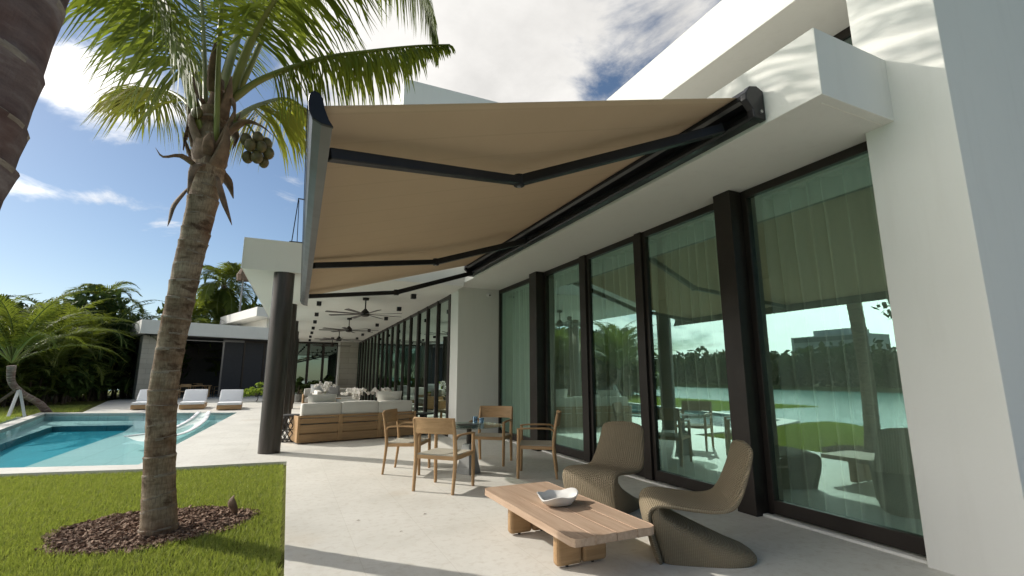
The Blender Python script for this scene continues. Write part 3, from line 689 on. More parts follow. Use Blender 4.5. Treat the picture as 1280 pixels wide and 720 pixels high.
m = MB(); V_ = loc([(-.91, 5.6, 3.3), (-.91, 5.6, 3.6), (-.91, 5.6, 4.0), (-.9, 5.6, 4.5)]); m.tube(bez(V_, 14), [.12, .13, .14, .15, .165, .17, .165, .15, .135, .12, .10, .08, .06, .04], 16)
o = m.build('crown_shaft', 'dry_sheath', palm, smooth=True, auto=0)
dsp = o.modifiers.new('rough', 'DISPLACE'); tx = bpy.data.textures.new('rough', 'CLOUDS'); tx.noise_scale = .06; dsp.texture = tx; dsp.strength = .07
m = MB(); m.tube(bez(loc([(-.75, 5.5, 4.0), (-.6, 5.42, 3.98), (-.5, 5.4, 3.85), (-.49, 5.4, 3.7)]), 8), .012, 6); m.build('fruit_stalk', 'petiole', palm, smooth=True)
for x, y, z, r_ in [(-.58, 5.42, 3.80, .066), (-.47, 5.38, 3.83, .06), (-.39, 5.44, 3.80, .068), (-.53, 5.34, 3.71, .066), (-.43, 5.36, 3.72, .062), (-.36, 5.42, 3.69, .066), (-.55, 5.45, 3.62, .064), (-.46, 5.38, 3.61, .068), (-.40, 5.47, 3.60, .06), (-.48, 5.5, 3.76, .07), (-1.04, 5.44, 4.0, .062)]:
    m = MB(); m.ball((x + .95, y - 5.6, z + .06), r_ * .95, 12, 8, (.92, .92, 1.12)); m.build('coconut', 'coconut_husk', palm, smooth=True, auto=0)

# --- the palm whose trunk leans into the frame
NB = Vector((-1.02, 1.62, -.06))
near = thing('leaning_palm', 'grey banded palm trunk leaning close to the camera at upper left', 'palm tree', NB)
lp = [Vector(p) - NB for p in [(-1.02, 1.62, -.1), (-.955, 1.61, .8), (-.90, 1.60, 1.6), (-.825, 1.6, 2.4), (-.72, 1.6, 3.4), (-.6, 1.62, 4.6), (-.5, 1.65, 5.9)]]
trunk_mesh(lp, [.20, .18, .175, .17, .165, .16, .155], .155, .055, 17, 40, .1).build('trunk', ['grey_bark', 'leaf_scar'], near, smooth=True, auto=50)
for k in range(13):
    az = k * 2.399 + .4; el = R(75 - k * 5.5)
    m = MB(); add_frond(m, arc_spine((.5, .03, 5.9), az, el, 3.5, 1.5), 55, .85, .045, .45, .04, .22, 80 + k, 3); m.build('frond', ['petiole', 'frond_leaf'], near, smooth=True, auto=0)

# --- palms and bushes beyond the pool
def far_palm(label, base, spine, rads, nf, fl, seed, ll=.8, nl=56, el0=80, el1=-25, droop=1.35, lw=.055, leafm='palm_far_leaf'):
    b = Vector(base); t = thing('coconut_palm', label, 'palm tree', b, 0, 'palms beyond the pool')
    sp = [Vector(p) - b for p in spine]; trunk_mesh(sp, rads, .25, .05, seed, 12).build('trunk', ['grey_bark', 'leaf_scar'], t, smooth=True, auto=50)
    rr = random.Random(seed); m = MB()
    for k in range(nf):
        el = R(el0 + (el1 - el0) * k / (nf - 1)); az = k * 2.399 + rr.uniform(-.3, .3)
        add_frond(m, arc_spine(sp[-1] + Vector((0, 0, .1)), az, el, fl * rr.uniform(.85, 1.1), droop * rr.uniform(.8, 1.2)), nl, ll, lw, .5, .04, .18, seed * 50 + k, 2)
    m.build('crown', ['petiole', leafm], t, smooth=True, auto=0); return t
far_palm('short coconut palm with bent trunk and white braces left of the pool', (-8.3, 25.0, -.06),
         [(-8.3, 25.0, -.1), (-8.55, 24.8, .32), (-8.95, 24.4, .72), (-9.2, 24.1, 1.15), (-9.25, 24.0, 1.75)], [.15, .12, .11, .11, .13], 22, 3.9, 5, .7, 80, 88, 34, 1.0, .04)
for k, (a, b_) in enumerate([((-8.75, 23.1, -.08), (-9.02, 24.26, .88)), ((-8.45, 23.5, -.08), (-9.0, 24.28, .86)), ((-9.9, 23.9, -.08), (-9.07, 24.28, .9))]):
    m = MB(); m.bar(a, b_, .08, .08, (1, 0, 0)); o = m.build('brace_post', 'white_plastic' if k < 2 else 'bark', bevel=.005)
    tag(o, ['white brace post leaning furthest left against the bent palm trunk', 'stout white upright brace post under the bent palm trunk', 'brown wooden brace post behind the bent palm trunk'][k], 'post', 'braces of the bent palm')
far_palm('tall shaggy palm rising above the pavilion roof beside the white slab', (-5.3, 48, 0), [(-5.3, 48, -.1), (-5.3, 48, 3), (-5.35, 48, 6), (-5.6, 48, 9.2)], [.3, .25, .24, .22], 34, 4.4, 9, 1.25, 60, 75, -75, 1.5, .085)
far_palm('dark palm crown with ragged tips rising over the hedge', (-11.8, 41, 0), [(-11.8, 41, -.1), (-11.8, 41, 3), (-11.8, 41, 6.2)], [.22, .2, .18], 20, 2.9, 13, .95, 56, 78, -30, 1.5, .075)
far_palm('small palm with yellowish fronds behind the left end of the pavilion roof', (-7.4, 46, 0), [(-7.4, 46, -.1), (-7.4, 46, 3), (-7.5, 46, 5.6)], [.2, .18, .16], 20, 3.2, 14, .85, 56, 80, -20, 1.3, .075)
# feathery clumping palms that make the hedge: two meshes, copied
def areca(seed, h):
    m = MB(); rr = random.Random(seed)
    for k in range(58):
        az = rr.uniform(0, 6.28); el = R(rr.uniform(35, 88)); b = (rr.uniform(-.8, .8), rr.uniform(-.8, .8), rr.uniform(0, h * .58))
        add_frond(m, arc_spine(b, az, el, h * rr.uniform(.38, .58), rr.uniform(.9, 1.8)), 40, .6, .045, .5, .028, .22, seed * 70 + k, 2)
    return m
hedge = []
HP = [(-14.6, 31.5, 5.6), (-12.6, 30.0, 5.2), (-11.4, 31.8, 5.6), (-11.2, 33.9, 5.6), (-10.6, 37.0, 6.2), (-13.7, 34.5, 6.4), (-11.6, 35.5, 6.6), (-9.9, 38.5, 7.2), (-16.5, 34, 6.5), (-18.6, 37, 7.6), (-15.4, 38.5, 7.4), (-7.2, 45, 7.2), (-5.0, 45.5, 7.4), (-9.0, 44.5, 7.6), (-2.6, 46.5, 7.6), (-11.6, 30.2, 2.9), (-13.4, 28.6, 3.0), (-15.4, 29.0, 3.2), (-12.0, 33.0, 3.4)]
HL = ['feathery palm clump at the far left edge behind the bent palm', 'arching green palm clump just right of the bent palm crown', 'dense palm clump in the hedge midway between bent palm and pavilion', 'palm clump with drooping fronds near the left end of the pavilion',
      'dark palm clump touching the stone pier of the pavilion', 'taller palm clump in the second row behind the bent palm', 'tallest yellow green palm clump over the middle of the hedge', 'palm clump peeking over the hedge left of the pavilion roof',
      'palm clump behind the bent palm crown at the frame edge', 'tall palm clump furthest left in the back row', 'back row palm clump above the hedge at left', 'palm clump showing above the left part of the pavilion roof',
      'palm clump above the pavilion roof just right of the big trunk', 'palm clump above the pavilion roof corner at left', 'dark palm clump behind the white upper roof', 'low dark palm clump at the hedge foot in the middle', 'low dark palm clump at the hedge foot right of the braces', 'low dark palm clump at the hedge foot behind the braces', 'low dark palm clump at the hedge foot beside the pavilion pier']
protos = []
for k in range(3):
    t = thing('areca_palm', HL[k], 'palm', (0, 0, 0), 0, 'palm clumps of the hedge')
    areca(31 + k, 1.0 * 5.6).build('crown', ['petiole', ['palm_far_leaf', 'bush_leaf', 'palm_far_leaf'][k]], t, smooth=True, auto=0)
    m = MB()
    for j in range(9): m.tube([(math.cos(j * .7) * .45, math.sin(j * .7) * .45, -.1), (math.cos(j * .7) * .5, math.sin(j * .7) * .5, 2.2)], [.05, .03], 6)
    m.build('stems', 'bark', t); protos.append(t)
rr = random.Random(5)
for k, (x, y, h) in enumerate(HP):
    src = protos[k % 3]; o = src if k < 3 else dup(src, label=HL[k])
    o.location = (x, y, -.06); o.rotation_euler = (0, 0, rr.uniform(0, 6.28)); o.scale = (h / 5.6 * (1.6 if h < 3.5 else 1.12),) * 2 + (h / 5.6,)
# broadleaf trees
def tree_mesh(seed, h, spread, nclump, nleaf, leafs, low=.35):
    rr = random.Random(seed); tm = MB(); cm = MB()
    top = Vector((rr.uniform(-.3, .3), rr.uniform(-.3, .3), h * .55)); tm.tube(bez([(0, 0, -.1), (.1, 0, h * .25), top], 8), [h * .03, h * .027, h * .025, h * .023, h * .02, h * .018, h * .015, h * .012], 9)
    C = []
    for k in range(nclump):
        an = k * 2.399; u = (k + .5) / nclump; r_ = spread * math.sqrt(u) * rr.uniform(.75, 1.1)
        z = h * (low + (1 - low) * (1 - .75 * u) * rr.uniform(.55, 1.0)); c = Vector((math.cos(an) * r_, math.sin(an) * r_, z)); C.append(c)
        tm.tube(bez([(0, 0, h * rr.uniform(.25, .45)), c * .55 + Vector((0, 0, h * .15)), c], 6), [h * .012, h * .01, h * .008, h * .006, h * .004, h * .002], 5)
    rg = np.random.default_rng(seed)
    for c in C:
        cr = spread * rr.uniform(.24, .4); n = int(nleaf / nclump)
        D = rg.normal(size=(n, 3)); D /= np.linalg.norm(D, axis=1)[:, None]; Rr = cr * rg.uniform(.2, 1.05, n) ** .6
        for i in range(n):
            p = c + Vector((D[i][0] * Rr[i], D[i][1] * Rr[i], D[i][2] * Rr[i] * .72)); a = Vector(rg.normal(size=3)).normalized(); b = a.cross(Vector(rg.normal(size=3))).normalized(); s = leafs * rg.uniform(.6, 1.3)
            cm.add([p - a * s, p + b * s * .42, p + a * s, p - b * s * .42], [(0, 1, 2, 3)])
    return tm, cm
def tree(label, at_, seed, h, spread, nclump=14, nleaf=2600, leafs=.22, mat='tree_leaf', grp=None, low=.35):
    t = thing('broadleaf_tree', label, 'tree', at_, 0, grp); a, b = tree_mesh(seed, h, spread, nclump, nleaf, leafs, low)
    a.build('trunk', 'bark', t, smooth=True); b.build('crown', mat, t); return t
tree('dark broadleaf tree behind the white upper roof slab', (-2.4, 52, 0), 61, 9.5, 3.8, 16, 3000, .3)
tree('dark rounded tree filling the hedge behind the palm clumps', (-11.5, 40, 0), 62, 6.6, 4.5, 18, 3600, .32, 'bush_leaf', None, .1)
tree('dark tree at the left frame edge behind the hedge', (-18.5, 42, 0), 63, 6.8, 4.5, 18, 3200, .32, 'bush_leaf', None, .1)
tree('broad dark tree behind the pavilion seen over its roof', (-7.2, 51, 0), 64, 8.8, 5, 18, 3600, .34, 'bush_leaf', None, .1)
tree('dark shrub mass between the hedge and the pavilion', (-10.6, 39.5, 0), 66, 4.6, 2.0, 12, 2600, .26, 'bush_leaf', None, .05)
tree('dark shrub mass under the hedge palms by the lawn', (-13.0, 32.5, 0), 67, 3.6, 3.2, 14, 3000, .26, 'bush_leaf', None, .05)
t = tree('spreading leafy tree left of the lawn seen mirrored in the nearest pane', (-5.2, 2.5, -.06), 65, 4.6, 1.85, 14, 3000, .10, 'tree_leaf', None, .5)
for o in t.children:                      # the whole tree leans out along the shore
    for v in o.data.vertices: v.co.y += .80 * max(0, v.co.z); v.co.x += .20 * max(0, v.co.z)
tree('low dark bush closing the gap under the back row of palms', (-12.4, 44, 0), 68, 5.5, 4.2, 18, 3600, .32, 'bush_leaf', None, .03)
tree('low dark bush at the left end of the back hedge', (-17.5, 46, 0), 69, 5.5, 4.6, 18, 3600, .32, 'bush_leaf', None, .03)
tree('lowest dark bush beside the foot of the pavilion stone pier', (-10.4, 36.2, 0), 70, 2.6, 1.6, 10, 2000, .2, 'bush_leaf', None, .03)
# small plants
t = thing('shrub', 'small bright green shrub at the pavilion front beside the bronze column', 'shrub', (-1.45, 30.2, 0)); a, b = tree_mesh(71, .95, .7, 10, 700, .085, .25)
b.build('leaves', 'shrub_leaf', t); a.build('stem', 'bark', t)
for k, (x, lab) in enumerate([(.6, 'dark leafy plant at the left of the far terrace glass'), (1.35, 'dark leafy plant at the middle of the far terrace glass'), (2.1, 'dark leafy plant next to the stone pier of the far terrace')]):
    t = thing('potted_plant', lab, 'plant', (x, 28.6, 0), 0, 'plants at the far terrace glass'); a, b = tree_mesh(75 + k, 1.35, .5, 9, 600, .11, .2)
    b.build('leaves', 'bush_leaf', t); a.build('stem', 'bark', t); m = MB(); m.lathe([(.2, 0), (.26, .4)], 16); m.build('pot', 'concrete', t, smooth=True)

# --- lawn blades (uncountable) and the mulch bed
def blades(n, region, h0, h1, w):
    P = []
    while len(P) < n:
        c = region(n)
        P += c
    P = np.array(P[:n]); X, Y = P[:, 0], P[:, 1]
    an = rng.uniform(0, 6.28, n); h = rng.uniform(h0, h1, n); ln = rng.uniform(.1, .9, n) * h; la = rng.uniform(0, 6.28, n); ww = w * (.7 + .6 * rng.random(n))
    z0 = -.062
    V = np.zeros((n, 3, 3)); V[:, 0] = np.c_[X + np.cos(an) * ww, Y + np.sin(an) * ww, np.full(n, z0)]; V[:, 1] = np.c_[X - np.cos(an) * ww, Y - np.sin(an) * ww, np.full(n, z0)]
    V[:, 2] = np.c_[X + np.cos(la) * ln, Y + np.sin(la) * ln, z0 + h]
    return V.reshape(-1, 3)
def tri_obj(name, V, mat):
    me = bpy.data.meshes.new(name); n = len(V); me.vertices.add(n); me.vertices.foreach_set('co', V.ravel().astype('f4')); me.loops.add(n); me.loops.foreach_set('vertex_index', np.arange(n, dtype='i4'))
    me.polygons.add(n // 3); me.polygons.foreach_set('loop_start', np.arange(0, n, 3, dtype='i4')); me.update(calc_edges=True); me.validate(); me.materials.append(M[mat])
    o = bpy.data.objects.new(name, me); COL.objects.link(o); return o
EDGE = np.array([(-9, 10.6), (-4.6, 9.86), (-3.58, 9.50), (-2.63, 9.29), (-1.92, 9.12), (-1.32, 9.06), (-.57, 9.0), (.06, 8.93)])
MC, MRX, MRY = (-1.03, 5.82), .80, .66
def mulch_edge(an): return 1 + .05 * math.sin(3 * an + 1) + .04 * math.sin(7 * an)
def lawn_region(n):
    x = rng.uniform(-6.5, .055, n); y = 3.4 + (rng.random(n) ** 1.25) * 6.6
    ye = np.interp(x, EDGE[:, 0], EDGE[:, 1]); dx, dy = (x - MC[0]) / MRX, (y - MC[1]) / MRY
    keep = (y < ye - .015) & (dx * dx + dy * dy > 1.0 + .12 * np.sin(3 * np.arctan2(dy, dx) + 1) + rng.uniform(-.06, .02, n)) & (x > -.6 - y * .62) & (x < .055)
    return [tuple(p) for p in np.c_[x, y][keep]]
o = tri_obj('grass', blades(190000, lawn_region, .02, .064, .0045), 'grass_blade'); tag(o, 'short mown green grass of the lawn', 'grass', None, 'stuff')
def lawn2(n):
    x = rng.uniform(-14, -6.5, n); y = rng.uniform(15, 31, n); ex = -7.1 - (y - 17) * .21
    keep = x < np.where(y < 24.5, ex - .1, -7.3 - (y - 24) * .2); return [tuple(p) for p in np.c_[x, y][keep]]
o = tri_obj('grass', blades(26000, lawn2, .04, .09, .02), 'grass_blade'); tag(o, 'strip of grass between the pool and the palm hedge', 'grass', None, 'stuff')
m = MB()
poly = [(MC[0] + MRX * 1.02 * mulch_edge(a) * math.cos(a), MC[1] + MRY * 1.02 * mulch_edge(a) * math.sin(a)) for a in [i * 2 * math.pi / 40 for i in range(40)]]
m.prism(poly, -.07, -.052)
rr = random.Random(3)
for k in range(4200):
    an = rr.uniform(0, 6.28); u = math.sqrt(rr.random()) * 1.03 * mulch_edge(an); x, y = MC[0] + MRX * u * math.cos(an), MC[1] + MRY * u * math.sin(an)
    s = rr.uniform(.012, .034); mat = Matrix.Translation((x, y, -.048 + rr.uniform(0, .035) * (1 - .5 * u))) @ Matrix.Rotation(rr.uniform(0, 6.28), 4, 'Z') @ Matrix.Rotation(rr.uniform(-.7, .7), 4, 'X') @ Matrix.Rotation(rr.uniform(-.5, .5), 4, 'Y')
    m.box((-s, -s * rr.uniform(.3, .55), -.003), (s, s * .4, .004), 0, mat)
o = m.build('mulch', 'mulch'); tag(o, 'brown wood chip mulch ring around the palm foot', 'mulch', None, 'stuff')
m = MB(); cur = bez([(-.37, 5.95, -.03), (-.40, 5.9, .06), (-.42, 5.92, .12), (-.40, 5.97, .15)], 8); m.tube(cur, [.02, .04, .052, .05, .042, .03, .018, .004], 7, squash=(1, .22)); o = m.build('fallen_sheath', 'dry_sheath', smooth=True, auto=0)
tag(o, 'curled dry brown palm sheath standing in the mulch', 'dry leaf')
for k, (x, y, s, lab) in enumerate([(.72, 5.05, .02, 'tiny dark leaf fleck on the paving nearest the lawn'), (1.02, 4.55, .016, 'tiny dark leaf fleck on the sunny paving left of the table'), (1.35, 5.0, .02, 'tiny brown leaf on the paving in front of the near chair')]):
    m = MB(); m.tube([(x - s, y, .004), (x, y + s * .2, .008), (x + s, y, .005)], [.001, s * .5, .001], 6, squash=(1, .2)); tag(m.build('leaf_fleck', 'dry_sheath'), lab, 'leaf', 'leaf flecks on the paving')

# --- far shore across the lake, seen in the glass
m = MB(); rg = np.random.default_rng(9)
for k in range(260):
    y = -30 + 200 * k / 260 + rg.uniform(-3, 3); x = -88 - rg.uniform(0, 14); h = rg.uniform(5.5, 9.5); w = rg.uniform(3, 5.5)
    for i in range(150):
        d = rg.normal(size=3); d /= np.linalg.norm(d); r_ = rg.uniform(.5, 1.05); p = Vector((x + d[0] * w * r_, y + d[1] * w * r_, -.8 + h * .5 + d[2] * h * .5 * r_))
        a = Vector(rg.normal(size=3)).normalized(); b = a.cross(Vector(rg.normal(size=3))).normalized(); s = rg.uniform(.5, 1.1); m.add([p - a * s, p + b * s * .6, p + a * s, p - b * s * .6], [(0, 1, 2, 3)])
tag(m.build('far_trees', 'bush_leaf'), 'dark band of trees on the far shore of the lake', 'trees', None, 'stuff')
for k, (x, y, sx, sy, h, lab) in enumerate([(-150, 96, 14, 22, 15, 'long grey block building above the far shore trees'), (-140, 66, 12, 11, 11.5, 'lower grey building with set back top above the far shore trees')]):
    t = thing('far_building', lab, 'building', (x, y, -1))
    m = MB(); m.box((-sx / 2, -sy / 2, 0), (sx / 2, sy / 2, h)); m.box((-sx / 2, -sy / 4, h), (sx / 4, sy / 4, h + 2)); m.build('wall', 'far_facade', t)
    for j in range(int(h // 3)):
        m = MB(); m.box((sx / 2 + .01, -sy / 2 + 1, 1.2 + j * 3), (sx / 2 + .1, sy / 2 - 1, 2.6 + j * 3)); m.build('window', 'silver_grey', t)
t = thing('boat_house', 'small house with white pitched roof on the far shore', 'house', (-84.5, 38, -.6)); m = MB(); m.box((-3, -3.5, 0), (3, 3.5, 3.2)); m.build('wall', 'far_facade', t)
m = MB(); m.extrude_y([(-3.6, 3.21), (3.6, 3.21), (0, 5.4)], -4, 4); m.build('roof', 'far_roof', t, fixn=True)
# ============================================================ OBJECTS
# --- retractable awning
aw = thing('awning', 'open tan fabric awning with black folding arms on the house beam', 'awning', (3.39, 5.8, 3.5))
def abd(m, name, mats, parent=None, **k):
    m.v = [(x - 3.39, y - 5.8, z - 3.5) if parent is None else (x - 3.39, y - 5.8, z - 3.5) for x, y, z in m.v]
    return m.build(name, mats, parent or aw, **k)
CA = [(3.385, 3.40), (3.385, 3.66), (3.31, 3.69), (3.23, 3.67), (3.175, 3.60), (3.17, 3.54), (3.21, 3.50), (3.24, 3.47), (3.25, 3.40)]
m = MB(); m.extrude_y([(3.384, 3.56), (3.384, 3.66), (3.31, 3.685), (3.23, 3.665), (3.185, 3.60), (3.19, 3.57), (3.30, 3.55)], 2.46, 9.22); c_ = abd(m, 'cassette', 'matt_black', fixn=True, bevel=.004)
m = MB(); m.extrude_y([(3.383, 3.41), (3.383, 3.47), (3.27, 3.46), (3.255, 3.42), (3.27, 3.40)], 2.46, 9.22); abd(m, 'back_rail', 'matt_black', fixn=True, bevel=.004)
m = MB(); m.extrude_y([(3.384, 3.47), (3.384, 3.56), (3.36, 3.56), (3.36, 3.47)], 2.47, 9.21); abd(m, 'cassette_back', 'matt_black', fixn=True)
m = MB(); m.extrude_y([(3.20, 3.568), (3.235, 3.552), (3.24, 3.558), (3.205, 3.574)], 2.47, 9.21); abd(m, 'trim_strip', 'silver_grey', fixn=True)
for y0, y1 in ((2.40, 2.459), (9.221, 9.28)):
    m = MB(); m.extrude_y(CA, y0, y1); e = abd(m, 'cassette_cap', 'matt_black', fixn=True, bevel=.008)
m = MB(); m.tube([(3.325, 2.385, 3.46), (3.325, 2.41, 3.46)], .014, 12); abd(m, 'screw', 'steel', e)
# front bar, slightly skewed in plan as photographed; curved nose with black end caps
def barprof(dx): return [(x + dx, z) for x, z in [(-.035, 2.70), (-.03, 2.745), (-.012, 2.762), (.012, 2.755), (.028, 2.73), (.04, 2.68), (.062, 2.625), (.085, 2.592), (.03, 2.598), (-.012, 2.62), (-.03, 2.655)]]
FB0, FB1 = 2.42, 9.22
m = MB(); m.extrude_y(barprof(.03), FB0 + .012, FB1 - .012, xoff=(0, .12)); abd(m, 'front_bar', 'silver_grey', fixn=True, bevel=.003)
m = MB(); m.extrude_y([(x, z) for x, z in [(-.041, 2.66), (-.041, 2.69), (-.036, 2.692), (-.036, 2.658)]], FB0 + .012, FB1 - .012, xoff=(.03, .15)); abd(m, 'bar_groove', 'matt_black', fixn=True)
for y0, y1, dx in ((FB0 - .012, FB0 + .011, .03), (FB1 - .011, FB1 + .012, .15)):
    m = MB(); m.extrude_y([(.026 + (x - dx - .026) * 1.06 + dx, 2.675 + (z - 2.675) * 1.04) for x, z in barprof(dx)], y0, y1); abd(m, 'bar_cap', 'matt_black', fixn=True, bevel=.003)
# cloth: sags a little, thin but real thickness
NU, NV = 40, 60; m = MB(); V = []
for j in range(NV + 1):
    v = j / NV; y = 2.50 + (9.17 - 2.50) * v
    for i in range(NU + 1):
        u = i / NU; xa = .045 + .12 * v; x = xa + (3.215 - xa) * u
        z = 2.738 + (3.615 - 2.738) * u - .003 * math.sin(math.pi * u) + .003 * math.sin(y * 4.7 + u * 3) * math.sin(math.pi * u) + .003 * math.sin(y * 2.1 + 1)* math.sin(math.pi * u)
        V.append((x, y, z))
m.add(V, [(j * (NU + 1) + i, j * (NU + 1) + i + 1, (j + 1) * (NU + 1) + i + 1, (j + 1) * (NU + 1) + i) for j in range(NV) for i in range(NU)])
o = abd(m, 'cloth', 'awning_cloth', smooth=True, auto=0)
s_ = o.modifiers.new('thick', 'SOLIDIFY'); s_.thickness = .004
for A_, E_, S_ in (((.12, 2.85, 2.635), (1.68, 3.5, 3.0), (3.26, 2.72, 3.455)), ((.19, 6.15, 2.67), (1.90, 6.85, 3.04), (3.27, 6.55, 3.455)), ((.23, 8.6, 2.665), (1.72, 8.85, 2.88), (3.26, 9.02, 3.42))):
    m = MB(); m.bar(A_, E_, .075, .07); m.tube([Vector(E_) - Vector((0, 0, .05)), Vector(E_) + Vector((0, 0, .05))], .048, 14); a_ = abd(m, 'arm', 'matt_black', bevel=.008)
    m = MB(); m.bar(E_, S_, .07, .085); abd(m, 'upper_arm', 'matt_black', a_, bevel=.008)
    m = MB(); m.tube([Vector(E_) - Vector((0, 0, .056)), Vector(E_) - Vector((0, 0, .05))], .018, 10); abd(m, 'pivot', 'steel', a_)

# --- ceiling fans and downlights under the terrace roof
def fan_proto():
    t = thing('ceiling_fan', 'nearest and largest dark ceiling fan under the terrace roof', 'ceiling fan', (0, 0, 0), 0, 'ceiling fans under the terrace roof')
    m = MB(); m.lathe([(.075, -.06), (.08, 0)], 20); m.build('canopy', 'dark_bronze', t, smooth=True)
    m = MB(); m.tube([(0, 0, -.06), (0, 0, -.30)], .016, 8); m.build('rod', 'dark_bronze', t)
    m = MB(); m.lathe([(.03, -.28), (.05, -.31), (.10, -.36), (.11, -.42), (.10, -.46), (.05, -.48), (.0, -.485)], 24); m.build('motor', 'dark_bronze', t, smooth=True)
    for k in range(8):
        a = k * math.pi / 4 + .2; r_ = Matrix.Rotation(a, 4, 'Z') @ Matrix.Rotation(R(9), 4, 'X')
        m = MB(); V = [(.08, -.03, 0), (.95, -.055, 0), (.97, 0, 0), (.95, .055, 0), (.08, .03, 0)]
        P = [r_ @ Vector((x, y, z + dz)) + Vector((0, 0, -.415)) for dz in (-.005, .005) for x, y, z in V]
        m.add(P, [(4, 3, 2, 1, 0), (5, 6, 7, 8, 9)] + [(i, (i + 1) % 5, (i + 1) % 5 + 5, i + 5) for i in range(5)]); m.build('blade', 'dark_bronze', t)
    return t
f0 = fan_proto()
for k, (x, y) in enumerate([(1.66, 12.4), (1.775, 17.0), (1.88, 21.6), (1.96, 26.0)]):
    o = f0 if k == 0 else dup(f0, label=['', 'second dark ceiling fan counting inwards from the pool lawn end', 'third dark ceiling fan deep under the terrace roof', 'farthest dark ceiling fan before the stone pier'][k])
    o.location = (x, y, 3.30); o.rotation_euler.z = k * .31
pos = ['outermost', 'second', 'third', 'fourth', 'fifth', 'sixth', 'seventh']
LP = [(.623, 13.54), (.69, 16.0), (.75, 18.24), (.80, 20.66), (.85, 22.93), (.88, 25.2), (.95, 27.7)]
RP = [(2.62, 11.35), (2.76, 13.69), (2.85, 16.2), (2.92, 18.4), (2.97, 20.7), (3.02, 23), (3.07, 25.4)]
p0 = None
for row, side in ((LP, 'column side'), (RP, 'glass wall side')):
    for k, (x, y) in enumerate(row):
        lab = f'small square dark ceiling light on the {side}, {pos[k]} from the open end'
        if p0 is None:
            p0 = thing('downlight', lab, 'ceiling light', (0, 0, 0), 0, 'square lights on the terrace ceiling')
            m = MB(); m.box((-.058, -.058, -.11), (.058, .058, .001)); m.build('housing', 'matt_black', p0, bevel=.004)
            m = MB(); m.lathe([(.045, -.113), (.045, -.109)], 16); m.build('lens', 'dark_bronze', p0); o = p0
        else: o = dup(p0, label=lab)
        o.location = (x, y, 3.299)
t = thing('security_camera', 'small white dome security camera high on the stucco end wall', 'camera', (4.18, 10.40, 3.24))
m = MB(); m.tube([(0, 0, 0), (0, -.05, 0)], .05, 16); m.build('base', 'white_plastic', t); m = MB(); m.ball((0, -.075, -.01), .045, 14, 8); m.build('dome', 'white_plastic', t, smooth=True, auto=0)
m = MB(); m.tube([(-.01, -.11, -.02), (-.012, -.124, -.022)], .02, 12); m.build('lens', 'matt_black', t)
t = thing('roof_frame', 'thin black open frame on the terrace roof edge', 'frame', (-.02, 10.25, 3.88))
m = MB(); m.box((-.14, -.12, 0), (.3, .12, .1)); m.build('base', 'matt_black', t)
m = MB(); m.bar((-.10, 0, .1), (-.04, 0, 1.02), .018, .018, (0, 1, 0)); m.bar((-.0, 0, .1), (-.03, 0, 1.0), .014, .014, (0, 1, 0)); m.bar((-.05, 0, 1.03), (.3, 0, 1.03), .02, .02); m.bar((.29, 0, .1), (.29, 0, 1.02), .018, .018, (0, 1, 0)); m.build('rods', 'matt_black', t)

